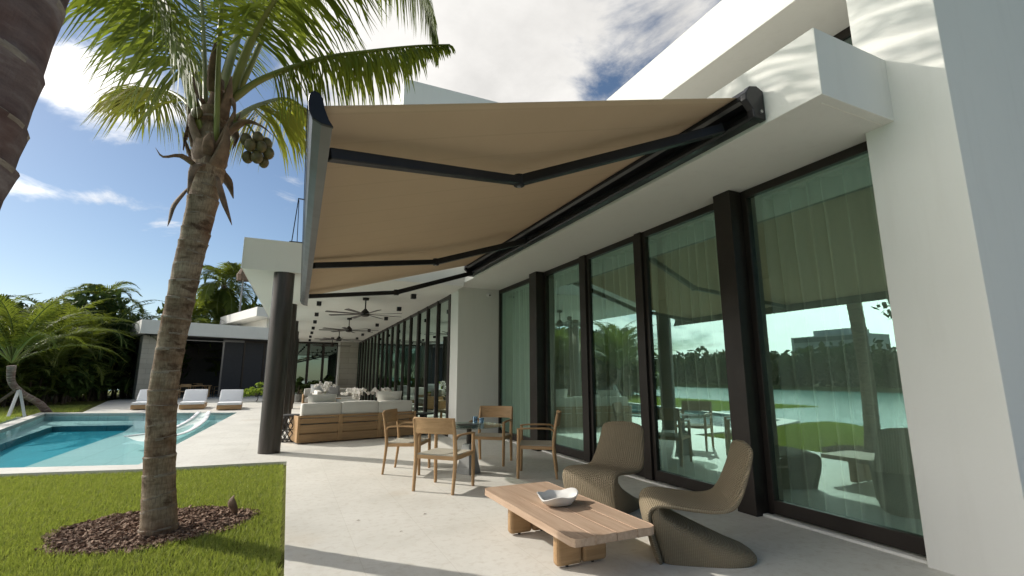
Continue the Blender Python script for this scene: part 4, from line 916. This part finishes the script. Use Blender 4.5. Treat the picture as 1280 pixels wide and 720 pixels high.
# --- dining set
def arm_chair():
    t = thing('dining_chair', 'teak armchair at the glass table with its back to the camera', 'chair', (0, 0, 0), 0, 'teak armchairs round the glass table')
    W, D = .27, .245     # front faces +Y
    for s in (-1, 1):
        m = MB(); cur = bez([(s * (W - .005), -D - .03, 0), (s * W, -D + .005, .30), (s * W, -D + .01, .46), (s * W, -D - .02, .68), (s * W, -D - .055, .845)], 12)
        for a, b in zip(cur, cur[1:]): pass
        m.tube(cur, [.016, .0175, .019, .02, .021, .021, .021, .0205, .02, .019, .018, .017], 8, squash=(1.05, 1.3)); m.build('leg', 'teak_z', t, smooth=True, auto=60)
        m = MB(); cur = bez([(s * (W + .0), D + .005, 0), (s * (W + .002), D, .3), (s * (W + .002), D - .005, .638)], 8)
        m.tube(cur, [.0165, .018, .0195, .02, .02, .02, .0195, .019], 8, squash=(1.15, 1.2)); m.build('leg', 'teak_z', t, smooth=True, auto=60)
        m = MB(); cur = bez([(s * (W + .002), D + .02, .642), (s * (W + .012), D - .12, .652), (s * (W + .012), -.06, .655), (s * (W + .008), -D + .05, .648), (s * W, -D + .0, .60), (s * W, -D + .012, .53)], 16)
        m.tube(cur, [.014] + [.02] * 11 + [.019, .018, .016, .012], 8, squash=(1.35, .62)); m.build('armrest', 'teak_y', t, smooth=True, auto=60)
        m = MB(); m.bar((s * W, -D + .01, .395), (s * W, D - .01, .405), .022, .045); m.build('seat_rail', 'teak_y', t, bevel=.004)
    m = MB(); m.bar((-W, D - .005, .405), (W, D - .005, .405), .022, .045); m.bar((-W, -D + .01, .395), (W, -D + .01, .395), .022, .045); m.build('seat_rail', 'teak_x', t, bevel=.004)
    m = MB(); n = 14; V = []
    for i in range(n + 1):
        x = -W - .012 + (2 * W + .024) * i / n; b = .045 * (1 - (x / W) ** 2)
        for yy, zz in ((-D - .035, .675), (-D - .062, .862), (-D - .040, .864), (-D - .013, .677)): V.append((x, yy - b, zz))
    F_ = [(i * 4 + k, i * 4 + (k + 1) % 4, (i + 1) * 4 + (k + 1) % 4, (i + 1) * 4 + k) for i in range(n) for k in range(4)] + [(0, 3, 2, 1), (n * 4, n * 4 + 1, n * 4 + 2, n * 4 + 3)]
    m.add(V, F_); m.build('backrest', 'teak_x', t, smooth=True, fixn=True, bevel=.004, auto=40)
    m = MB(); n = 10; V = []
    for k in range(2):
        for j in range(n + 1):
            for i in range(n + 1):
                x = (-1 + 2 * i / n) * (W - .012); y = (-1 + 2 * j / n) * (D - .005); z = .432 - .014 * (1 - (x / W) ** 2) * (1 - (y / D) ** 2) - (.03 if k else 0); V.append((x, y, z))
    q = (n + 1) ** 2
    F_ = [(j * (n + 1) + i, j * (n + 1) + i + 1, (j + 1) * (n + 1) + i + 1, (j + 1) * (n + 1) + i) for j in range(n) for i in range(n)]
    F_ += [tuple(v + q for v in f[::-1]) for f in F_]
    ring = list(range(n)) + [n + j * (n + 1) for j in range(n)] + [q - 1 - i for i in range(n)] + [q - 1 - n - j * (n + 1) for j in range(n)]
    F_ += [(ring[i], ring[i] + q, ring[(i + 1) % len(ring)] + q, ring[(i + 1) % len(ring)]) for i in range(len(ring))]
    m.add(V, F_); m.build('seat', 'cord_seat', t, smooth=True, fixn=True, auto=40, bevel=.006)
    return t
ch = arm_chair()
CH = [((1.86, 6.03), (.72, .69), 'teak armchair at the glass table with its back to the camera'), ((1.69, 7.30), (.86, -.5), 'teak armchair between the sofa and the glass table facing the windows'),
      ((3.05, 7.42), (-.62, -.78), 'teak armchair on the far side of the glass table facing the camera'), ((3.28, 6.27), (-.86, .5), 'teak armchair beside the glass doors seen in side view')]
for k, (p, d, lab) in enumerate(CH):
    o = ch if k == 0 else dup(ch, label=lab); o.location = (*p, 0); o.rotation_euler = (0, 0, math.atan2(d[1], d[0]) - math.pi / 2)
t = thing('dining_table', 'round glass table on a tapered concrete foot among teak armchairs', 'table', (2.45, 6.80, 0))
m = MB(); m.lathe([(.485, .648), (.49, .654), (.485, .660)], 64); m.build('tabletop', 'table_glass', t, smooth=True)
m = MB()
b, tp = .125, .065
m.add([(-b, -b, 0), (b, -b, 0), (b, b, 0), (-b, b, 0), (-tp, -tp, .40), (tp, -tp, .40), (tp, tp, .40), (-tp, tp, .40)], [(3, 2, 1, 0), (4, 5, 6, 7), (0, 1, 5, 4), (1, 2, 6, 5), (2, 3, 7, 6), (3, 0, 4, 7)])
m.v = [tuple(Matrix.Rotation(.5, 4, 'Z') @ Vector(p)) for p in m.v]
m.build('foot', 'concrete', t, bevel=.008); m = MB(); m.tube([(0, 0, .40), (0, 0, .63)], .035, 16); m.build('stem', 'dark_bronze', t, smooth=True); m = MB(); m.lathe([(.14, .632), (.14, .6475)], 32); m.build('top_plate', 'dark_bronze', t)
t = thing('serving_plate', 'dark round plate lying flat on the glass table', 'plate', (2.40, 6.72, .661)); m = MB(); m.lathe([(.10, 0), (.165, .008), (.17, .014), (.10, .008)], 36); m.build('dish', 'matt_black', t, smooth=True)
for k, (x, y, h, lab) in enumerate([(2.62, 7.02, .095, 'larger pale blue glass tumbler on the glass table'), (2.71, 6.98, .075, 'smaller clear glass tumbler on the right of the glass table')]):
    t = thing('tumbler', lab, 'glass', (x, y, .661), 0, 'tumblers on the glass table'); m = MB(); m.lathe([(.036, 0), (.042, h), (.039, h), (.034, .01), (0, .01)], 24); m.build('cup', 'tumbler_glass', t, smooth=True)

# --- woven S-shaped lounge chairs
def loft_uv(m, name, par):
    o = m.build(name, 'rattan', par, smooth=True, auto=0)
    uvl = o.data.uv_layers.new(name='UVMap'); uv = m.uvs
    for lp in o.data.loops: uvl.data[lp.index].uv = uv[lp.vertex_index]
    return o
def wicker_chair():
    t = thing('wicker_chair', 'woven S-shaped lounge chair behind the coffee table', 'chair', (0, 0, 0), 0, 'woven lounge chairs')   # front faces +X
    prof = bez([Vector((x, 0, z)) for x, z in [(-.425, .85), (-.425, .80), (-.40, .70), (-.355, .58), (-.305, .475), (-.245, .405), (-.14, .380), (.02, .388), (.18, .405), (.275, .402), (.33, .372), (.345, .315), (.332, .22), (.305, .12), (.272, .0)]], 72)
    m = MB(); m.uvs = []; K = 28; V = []; s = 0.
    def width(u):
        if u < .13: return .265 * (1 - (1 - u / .13) ** 2.3) ** .5 * .95 + .012
        if u > .68: return .31 - .035 * (u - .68) / .32
        return min(.31, .263 + .05 * max(0, u - .13) / .2)
    for i, p in enumerate(prof):
        u = i / 71; a, b = prof[max(i - 1, 0)], prof[min(i + 1, 71)]; T = (b - a).normalized(); N = Vector((-T.z, 0, T.x)); s += (p - prof[i - 1]).length if i else 0
        w = width(u); th = .026 * (1 - .2 * (u < .05)); dish = .03 * math.sin(min(1, u * 2.2) * math.pi) 
        for k in range(K):
            an = 2 * math.pi * k / K; c, sn = math.cos(an), math.sin(an)
            y = w * abs(c) ** .55 * (1 if c > 0 else -1); n_ = th * abs(sn) ** .6 * (1 if sn > 0 else -1)
            q = p + N * (n_ - dish * (1 - (y / w) ** 2) * (-1)) * 1.0
            V.append((q.x, y, q.z)); m.uvs.append((y + (1.3 if sn < 0 else 0), s))
    F_ = [(i * K + k, i * K + (k + 1) % K, (i + 1) * K + (k + 1) % K, (i + 1) * K + k) for i in range(71) for k in range(K)] + [tuple(range(K)), tuple(71 * K + k for k in range(K - 1, -1, -1))]
    m.add(V, F_)
    o = loft_uv(m, 'seat_shell', t)
    b_ = bmesh.new(); b_.from_mesh(o.data); bmesh.ops.recalc_face_normals(b_, faces=b_.faces); b_.to_mesh(o.data); b_.free()
    m = MB(); m.uvs = []; V = []; K = 48
    lev = [(0, .265, -.43), (.012, .27, -.445), (.035, .276, -.445), (.06, .283, -.405), (.10, .293, -.29), (.15, .304, -.17), (.20, .315, -.05), (.25, .325, .07), (.29, .328, .15), (.33, .332, .215), (.365, .32, .24), (.385, .29, .25)]
    for z, f, r_ in lev:
        c0, a = (f + r_) / 2, (f - r_) / 2; w = .272 + .08 * z; f += .014
        for k in range(K):
            an = 2 * math.pi * k / K; c, sn = math.cos(an), math.sin(an)
            ex = .28 if c > 0 else (.95 if z < .1 else .6)
            x = c0 + a * abs(c) ** (ex if c > 0 else .8) * (1 if c > 0 else -1); y = w * abs(sn) ** (.30 if c > 0 else .62) * (1 if sn > 0 else -1)
            V.append((x, y, z)); m.uvs.append(((x if abs(y) > .8 * w else y) * 1.7, z * 1.3))
    L = len(lev)
    F_ = [(i * K + k, i * K + (k + 1) % K, (i + 1) * K + (k + 1) % K, (i + 1) * K + k) for i in range(L - 1) for k in range(K)] + [tuple(range(K - 1, -1, -1)), tuple((L - 1) * K + k for k in range(K))]
    m.add(V, F_); o = loft_uv(m, 'base', t)
    return t
wc = wicker_chair()
fd = math.atan2(.28, -.96)
wc.location = (3.12, 4.43, 0); wc.rotation_euler = (0, 0, math.atan2(-.42, -.91)); wc['label'] = 'woven S-shaped lounge chair farther off, seen from the front beyond the coffee table'
o = dup(wc, (2.96, 3.08, 0), math.atan2(.56, -.83), 'woven S-shaped lounge chair nearest the camera at the end of the coffee table')

# --- coffee table and bowl
t = thing('coffee_table', 'low weathered plank coffee table on slab legs in front of the wicker chairs', 'table', (2.06, 3.60, 0))
m = MB(); L, Wd = .79, .335
for k in range(4):
    x0, x1 = -Wd + k * Wd / 2 + .002, -Wd + (k + 1) * Wd / 2 - .002
    r_ = .05
    if k == 0: poly = [(x0 + r_, -L), (x1, -L), (x1, L), (x0 + r_, L), (x0 + .015, L - .012), (x0, L - r_), (x0, -L + r_), (x0 + .015, -L + .012)]
    elif k == 3: poly = [(x0, -L), (x1 - r_, -L), (x1 - .015, -L + .012), (x1, -L + r_), (x1, L - r_), (x1 - .015, L - .012), (x1 - r_, L), (x0, L)]
    else: poly = [(x0, -L), (x1, -L), (x1, L), (x0, L)]
    m.prism(poly, .285, .335)
m.build('tabletop', 'weathered_teak', t, bevel=.006)
for yy in (.47, -.33):
    for s in (-1, 1):
        m = MB(); x0, x1 = (-.215, -.004) if s < 0 else (.004, .215)
        m.box((x0, yy - .04, .012), (x1, yy + .04, .2845)); o = m.build('leg', 'oiled_teak_x', t, bevel=.028, seg=3)
        m = MB(); m.lathe([(.012, 0), (.012, .02)], 10, (x0 + .10 - s * .0, yy, 0)); m.build('glide', 'matt_black', o)
m = MB(); m.bar((0, -.33, .272), (0, .47, .272), .05, .02, (0, 0, 1)); m.build('stretcher', 'oiled_teak_x', t)
bw = thing('bowl', 'pale stoneware bowl with wavy rim on the coffee table', 'bowl', (2.07, 3.60, .336))
m = MB(); K = 56; V = []
prof = [(.0, .004), (.085, .004), (.12, .012), (.155, .045), (.172, .075), (.163, .078), (.14, .052), (.105, .028), (.06, .022), (.0, .021)]
for r_, z in prof:
    for k in range(K):
        an = 2 * math.pi * k / K; g = r_ / .172
        rad = r_ * (1 + .13 * g ** 2 * math.sin(2 * an + .4) + .07 * g ** 2 * math.sin(5 * an + 1)); zz = z + g ** 3 * (.012 * math.sin(3 * an + .5) + .009 * math.sin(5 * an)) * (z > .03)
        V.append((rad * math.cos(an), rad * math.sin(an), zz))
m.add(V, [(i * K + k, i * K + (k + 1) % K, (i + 1) * K + (k + 1) % K, (i + 1) * K + k) for i in range(len(prof) - 1) for k in range(K)]); m.build('dish', 'ceramic', bw, smooth=True, auto=60)

# --- soft furniture of the terrace
def cushion(m, a, b, puff=.02, n=8):
    """soft box: bulging faces, rounded rim"""
    a, b = Vector(a), Vector(b); c, h = (a + b) / 2, (b - a) / 2; V, idx = [], {}
    def vert(u, v, w):
        k = (round(u, 4), round(v, 4), round(w, 4))
        if k not in idx:
            p = Vector((u, v, w)); q = Vector([math.copysign(abs(t_) ** 1.0, t_) for t_ in p])
            e = [1 - .10 * max(0, (abs(p[(i + 1) % 3]) - .8) / .2) ** 2 * (.6) - .10 * max(0, (abs(p[(i + 2) % 3]) - .8) / .2) ** 2 * .6 for i in range(3)]
            bul = [puff * (1 - p[(i + 1) % 3] ** 2) * (1 - p[(i + 2) % 3] ** 2) * p[i] for i in range(3)]
            mn = min(h)
            V.append(tuple(c[i] + q[i] * (h[i] - mn * (1 - e[i])) + bul[i] for i in range(3))); idx[k] = len(V) - 1
        return idx[k]
    F_ = []; G = [-1, -.9, -.6, -.2, .2, .6, .9, 1]
    for ax in range(3):
        for sg in (-1, 1):
            for i in range(7):
                for j in range(7):
                    q = []
                    for du, dv in ((0, 0), (1, 0), (1, 1), (0, 1)):
                        p = [0, 0, 0]; p[ax] = sg; p[(ax + 1) % 3] = G[i + du]; p[(ax + 2) % 3] = G[j + dv]; q.append(vert(*p))
                    F_.append(tuple(q if sg > 0 else q[::-1]))
    m.add(V, F_); return m
def pillow(m, c, w, h, d, tilt=0., yaw=0.):
    n = 10; V = []; mt = Matrix.Translation(c) @ Matrix.Rotation(yaw, 4, 'Z') @ Matrix.Rotation(tilt, 4, 'X')
    for sg in (-1, 1):
        for j in range(n + 1):
            for i in range(n + 1):
                u, v = -1 + 2 * i / n, -1 + 2 * j / n; t_ = d * ((1 - u ** 4) * (1 - v ** 4)) ** .6; pin = 1 - .06 * (1 - abs(u)) * abs(v) ** 4; pin2 = 1 - .06 * (1 - abs(v)) * abs(u) ** 4
                V.append(mt @ Vector((u * w / 2 * pin2, sg * t_ / 2, v * h / 2 * pin)))
    q = (n + 1) ** 2; F0 = [(j * (n + 1) + i, j * (n + 1) + i + 1, (j + 1) * (n + 1) + i + 1, (j + 1) * (n + 1) + i) for j in range(n) for i in range(n)]
    m.add(V, F0 + [tuple(x + q for x in f[::-1]) for f in F0]); return m
def sofa(label, at_, rz, Wd=2.56, ns=3):
    t = thing('sofa', label, 'sofa', at_, rz, 'teak framed sofas with white cushions')   # local: back along x at y=0, seat towards +y
    m = MB()
    for k in range(ns + 1):
        x = k * Wd / ns; m.box((max(0, x - .045), .0, .03), (min(Wd, x + .045), .05, .56))
    m.build('back_post', 'teak_z', t, bevel=.005)
    for z0, z1 in ((.03, .19), (.215, .375), (.40, .50), (.515, .56)):
        m = MB()
        for k in range(ns): m.box((k * Wd / ns + .046, .008, z0), ((k + 1) * Wd / ns - .046, .042, z1))
        m.build('back_slat', 'oiled_teak_x', t, bevel=.004)
    for x0 in (0, Wd - .05):
        m = MB(); m.box((x0, .052, .03), (x0 + .05, .92, .54)); m.build('arm_panel', 'teak_y', t, bevel=.006)
    m = MB(); m.box((.055, .055, .12), (Wd - .055, .92, .22)); m.build('seat_base', 'teak_x', t, bevel=.004)
    for k in range(ns):
        x0, x1 = .07 + k * (Wd - .14) / ns, .07 + (k + 1) * (Wd - .14) / ns
        cushion(m := MB(), (x0 + .004, .22, .222), (x1 - .004, .93, .42), .012); m.build('seat_cushion', 'cushion', t, smooth=True, auto=50)
        cushion(m := MB(), (x0 + .004, .055, .425), (x1 - .004, .24, .80 + .012 * (k % 2)), .015); m.build('back_cushion', 'cushion', t, smooth=True, auto=50)
    return t
SA = R(9.6); s0 = Vector((.27, 10.96, 0))
sofa('slatted teak sofa with white cushions seen from behind beside the bronze column', s0, SA)
sofa('teak sofa with its end panel showing, behind the bronze column', (.95, 22.0, 0), R(-90) + SA * .2, 2.2)
sofa('teak sofa at the far end of the terrace facing the camera', (3.0, 24.6, 0), R(180), 2.3)
def P_(lx, ly, z): v = s0 + Matrix.Rotation(SA, 3, 'Z') @ Vector((lx, ly, 0)); return (v.x, v.y, z)
for k, (lx, ly, z, w, h, yw, mt, lab) in enumerate([(.52, .34, .80, .62, .36, .1, 'cushion', 'white pillow standing on the left of the near sofa'), (2.02, .34, .82, .58, .40, -.12, 'cushion', 'white pillow standing on the right of the near sofa'),
                                                   (1.05, .32, .72, .5, .3, .0, 'cushion', 'white pillow sunk low between the sofa middle and left pillow')]):
    m = MB(); pillow(m, (0, 0, 0), w, h, .16, .15, yw + SA); o = m.build('pillow', mt, smooth=True, auto=60); o.location = P_(lx, ly, z); tag(o, lab, 'pillow', 'pillows on the terrace sofas')
m = MB(); pillow(m, (0, 0, 0), .6, .42, .16, -.2, .05); o = m.build('pillow', 'pillow_grey', smooth=True, auto=60); o.location = (2.0, 24.2, .72); tag(o, 'grey pillow on the far sofa below the terrace glass', 'pillow', 'pillows on the terrace sofas')
m = MB(); pillow(m, (0, 0, 0), .75, .35, .2, 0, .3); o = m.build('pillow', 'white_cushion', smooth=True, auto=60); o.location = (1.25, 21.4, .86); tag(o, 'white pillow on top of the sofa behind the column', 'pillow', 'pillows on the terrace sofas')
t = thing('lounge_table', 'low teak table between the terrace sofas carrying the orchids', 'table', (2.1, 13.9, 0)); m = MB(); m.box((-.75, -.5, .32), (.75, .5, .38)); m.build('tabletop', 'teak_x', t, bevel=.005)
for sx in (-.68, .62):
    for sy in (-.44, .38): m = MB(); m.box((sx, sy, 0), (sx + .06, sy + .06, .3195)); m.build('leg', 'teak_z', t)
def orchid(label, at_, seed, n=4, h=.62):
    t = thing('orchid_pot', label, 'flowers', at_, 0, 'white orchids on the terrace tables'); rr = random.Random(seed)
    m = MB(); m.lathe([(.07, 0), (.11, .06), (.12, .13), (.105, .135)], 20); m.build('pot', 'concrete', t, smooth=True)
    lm = MB()
    for k in range(10):
        a = rr.uniform(0, 6.28); m_ = bez([(0, 0, .12), (math.cos(a) * .1, math.sin(a) * .1, .24), (math.cos(a) * .22, math.sin(a) * .22, .19)], 6); lm.tube(m_, [.012, .03, .04, .036, .024, .004], 6, squash=(1, .25))
    lm.build('leaves', 'bush_leaf', t, smooth=True, auto=0)
    st, pm = MB(), MB()
    for k in range(n):
        a = k * 6.28 / n + rr.uniform(-.4, .4); cur = bez([(0, 0, .12), (math.cos(a) * .05, math.sin(a) * .05, h * .6), (math.cos(a) * .18, math.sin(a) * .18, h), (math.cos(a) * .36, math.sin(a) * .36, h * .82)], 14); st.tube(cur, .004, 5)
        for j in range(5, 14):
            for q in range(2):
                c = cur[j] + Vector((rr.uniform(-.04, .04), rr.uniform(-.04, .04), rr.uniform(-.04, .03))); ax = Vector((rr.uniform(-1, 1), rr.uniform(-1.4, .4), rr.uniform(-.3, .5))).normalized(); u = ax.cross(Vector((0, 0, 1))).normalized(); v = ax.cross(u)
                for g in range(5):
                    b = g * 1.2566; d = u * math.cos(b) + v * math.sin(b); e = u * math.cos(b + .6) + v * math.sin(b + .6); f = u * math.cos(b - .6) + v * math.sin(b - .6); s = .048
                    pm.add([c, c + f * s * .7 + ax * .008, c + d * s, c + e * s * .7 + ax * .008], [(0, 1, 2, 3)])
    st.build('stems', 'petiole', t); pm.build('blossoms', 'petal', t); return t
orchid('white orchid pot on the lounge table, left one of the near pair', (1.72, 13.75, .38), 1, 5, .62)
orchid('white orchid pot on the lounge table, right one of the near pair', (2.38, 13.9, .38), 2, 5, .62)
t = thing('lounge_table', 'small teak table deep in the terrace carrying a single orchid', 'table', (1.3, 19.0, 0)); m = MB(); m.box((-.4, -.4, .36), (.4, .4, .42)); m.build('tabletop', 'teak_x', t, bevel=.005)
for sx in (-.36, .3):
    for sy in (-.36, .3): m = MB(); m.box((sx, sy, 0), (sx + .06, sy + .06, .3595)); m.build('leg', 'teak_z', t)
orchid('single white orchid pot farther back beside the stone pier side', (1.3, 19.0, .42), 3, 4, .7)
t = thing('wicker_stool', 'black open woven drum table between column and teak sofa', 'side table', (.12, 11.62, 0))
m = MB(); m.lathe([(.22, .52), (.23, .535), (.22, .55)], 32); m.build('top', 'dark_wicker', t, smooth=True)
m = MB()
for k in range(15):
    for s in (-1, 1):
        a = k * 2 * math.pi / 15; cur = [(( .19 + .06 * math.sin(math.pi * u)) * math.cos(a + s * 1.3 * u), (.19 + .06 * math.sin(math.pi * u)) * math.sin(a + s * 1.3 * u), .01 + .51 * u) for u in [i / 8 for i in range(9)]]
        m.tube(cur, .010, 5)
for z, r_ in ((.012, .19), (.26, .25)): m.tube([(r_ * math.cos(i * math.pi / 16), r_ * math.sin(i * math.pi / 16), z) for i in range(33)], .01, 5)
m.build('weave', 'dark_wicker', t, smooth=True)
t = thing('side_table', 'dark round side table at the right end of the slatted sofa', 'side table', (3.02, 11.75, 0)); m = MB(); m.lathe([(.30, .46), (.30, .485)], 32); m.build('top', 'matt_black', t); m = MB(); m.lathe([(.2, 0), (.2, .02), (.06, .04), (.05, .459)], 24); m.build('foot', 'matt_black', t, smooth=True)

# --- sun loungers, in-pool hammock, pavilion dining set
def lounger(label, at_, rz):
    t = thing('sun_lounger', label, 'sun lounger', at_, rz, 'sun loungers at the far pool edge')  # foot at y=0, head at +y
    m = MB(); m.box((-.44, 0, .03), (.44, 2.0, .20)); m.build('base', 'teak_x', t, bevel=.01)
    cushion(m := MB(), (-.43, .02, .202), (.43, 1.25, .30), .01); m.build('mattress', 'white_cushion', t, smooth=True, auto=50)
    m = MB(); cushion(m, (-.43, 0, 0), (.43, .80, .10), .01); rt = Matrix.Translation((0, 1.2, .24)) @ Matrix.Rotation(R(36), 4, 'X'); m.v = [tuple(rt @ Vector(p)) for p in m.v]; m.build('backrest', 'white_cushion', t, smooth=True, auto=50)
    m = MB(); m.bar((0, 1.9, .2), (0, 1.68, .52), .6, .03, (0, 1, 0)); m.build('prop', 'teak_z', t); return t
l0 = lounger('white sun lounger nearest the bronze column', (-2.05, 23.1, 0), R(3))
dup(l0, (-3.5, 24.15, 0), R(4), 'white sun lounger just right of the big palm trunk'); dup(l0, (-5.25, 24.75, 0), R(5), 'white sun lounger left of the big palm trunk by the stone pier')
t = thing('pool_hammock', 'white mesh hammock hanging low over the pool shelf behind the palm', 'hammock', (0, 0, 0))
L1 = bez([(-2.87, 21.6, .06), (-2.7, 18.5, .0), (-2.75, 15.6, -.03), (-3.2, 13.9, .02)], 24); L2 = bez([(-2.54, 21.5, .06), (-2.25, 18.2, .0), (-2.2, 14.9, -.03), (-2.5, 12.7, .02)], 24)
m = MB()
for k, Lx in enumerate((L1, L2)): m.bar; m.tube(Lx, [.065] * 24, 8, squash=(1, .25))
m.build('border', 'white_cushion', t, smooth=True, auto=0)
m = MB(); V = []
for a, b in zip(L1, L2):
    for i in range(7): u = i / 6; p = a.lerp(b, u); V.append((p.x, p.y, p.z - .05 * math.sin(math.pi * u)))
m.add(V, [(j * 7 + i, j * 7 + i + 1, (j + 1) * 7 + i + 1, (j + 1) * 7 + i) for j in range(23) for i in range(6)]); m.build('mesh_sheet', 'sheer_curtain', t, smooth=True, auto=0)
pm_ = Matrix.Translation((-8.13, 35.45, .02)) @ Matrix.Rotation(PA, 4, 'Z')
def pl(x, y, z=0): return pm_ @ Vector((x, y, z))
t = thing('dining_table', 'wooden dining table inside the dark pavilion', 'table', pl(3.2, 1.6), PA); m = MB(); m.box((-1.1, -.5, .70), (1.1, .5, .76)); m.build('tabletop', 'teak_x', t)
for sx in (-1.04, .92):
    for sy in (-.46, .34): m = MB(); m.box((sx, sy, 0), (sx + .12, sy + .12, .699)); m.build('leg', 'teak_z', t)
for k, (x, y, rz, lab) in enumerate([(1.7, 1.6, -90, 'teak armchair at the left head of the pavilion table'), (4.75, 1.5, 90, 'teak armchair at the right head of the pavilion table'), (2.7, .75, 0, 'teak armchair with its back to the pool at the pavilion table'), (3.9, 2.6, 180, 'teak armchair on the far side of the pavilion table')]):
    o = dup(ch, pl(x, y), PA + R(rz), lab); o['group'] = 'teak armchairs at the pavilion table'
t = thing('dark_bowl', 'dark bowl on the pavilion dining table', 'bowl', pl(3.3, 1.5, .76)); m = MB(); m.lathe([(.1, 0), (.26, .08), (.24, .08), (.08, .015)], 20); m.build('dish', 'matt_black', t, smooth=True)
t = thing('garden_lamp', 'thin pale pole with rust brown cone top beyond the pavilion roof', 'lamp post', (-3.85, 44, 0)); m = MB(); m.tube([(0, 0, 0), (0, 0, 9.3)], .07, 8); m.build('pole', 'concrete', t)
m = MB(); m.lathe([(.02, 10.4), (.5, 9.5), (.45, 9.0), (.06, 9.1)], 10); m.build('cap', 'dry_sheath', t)
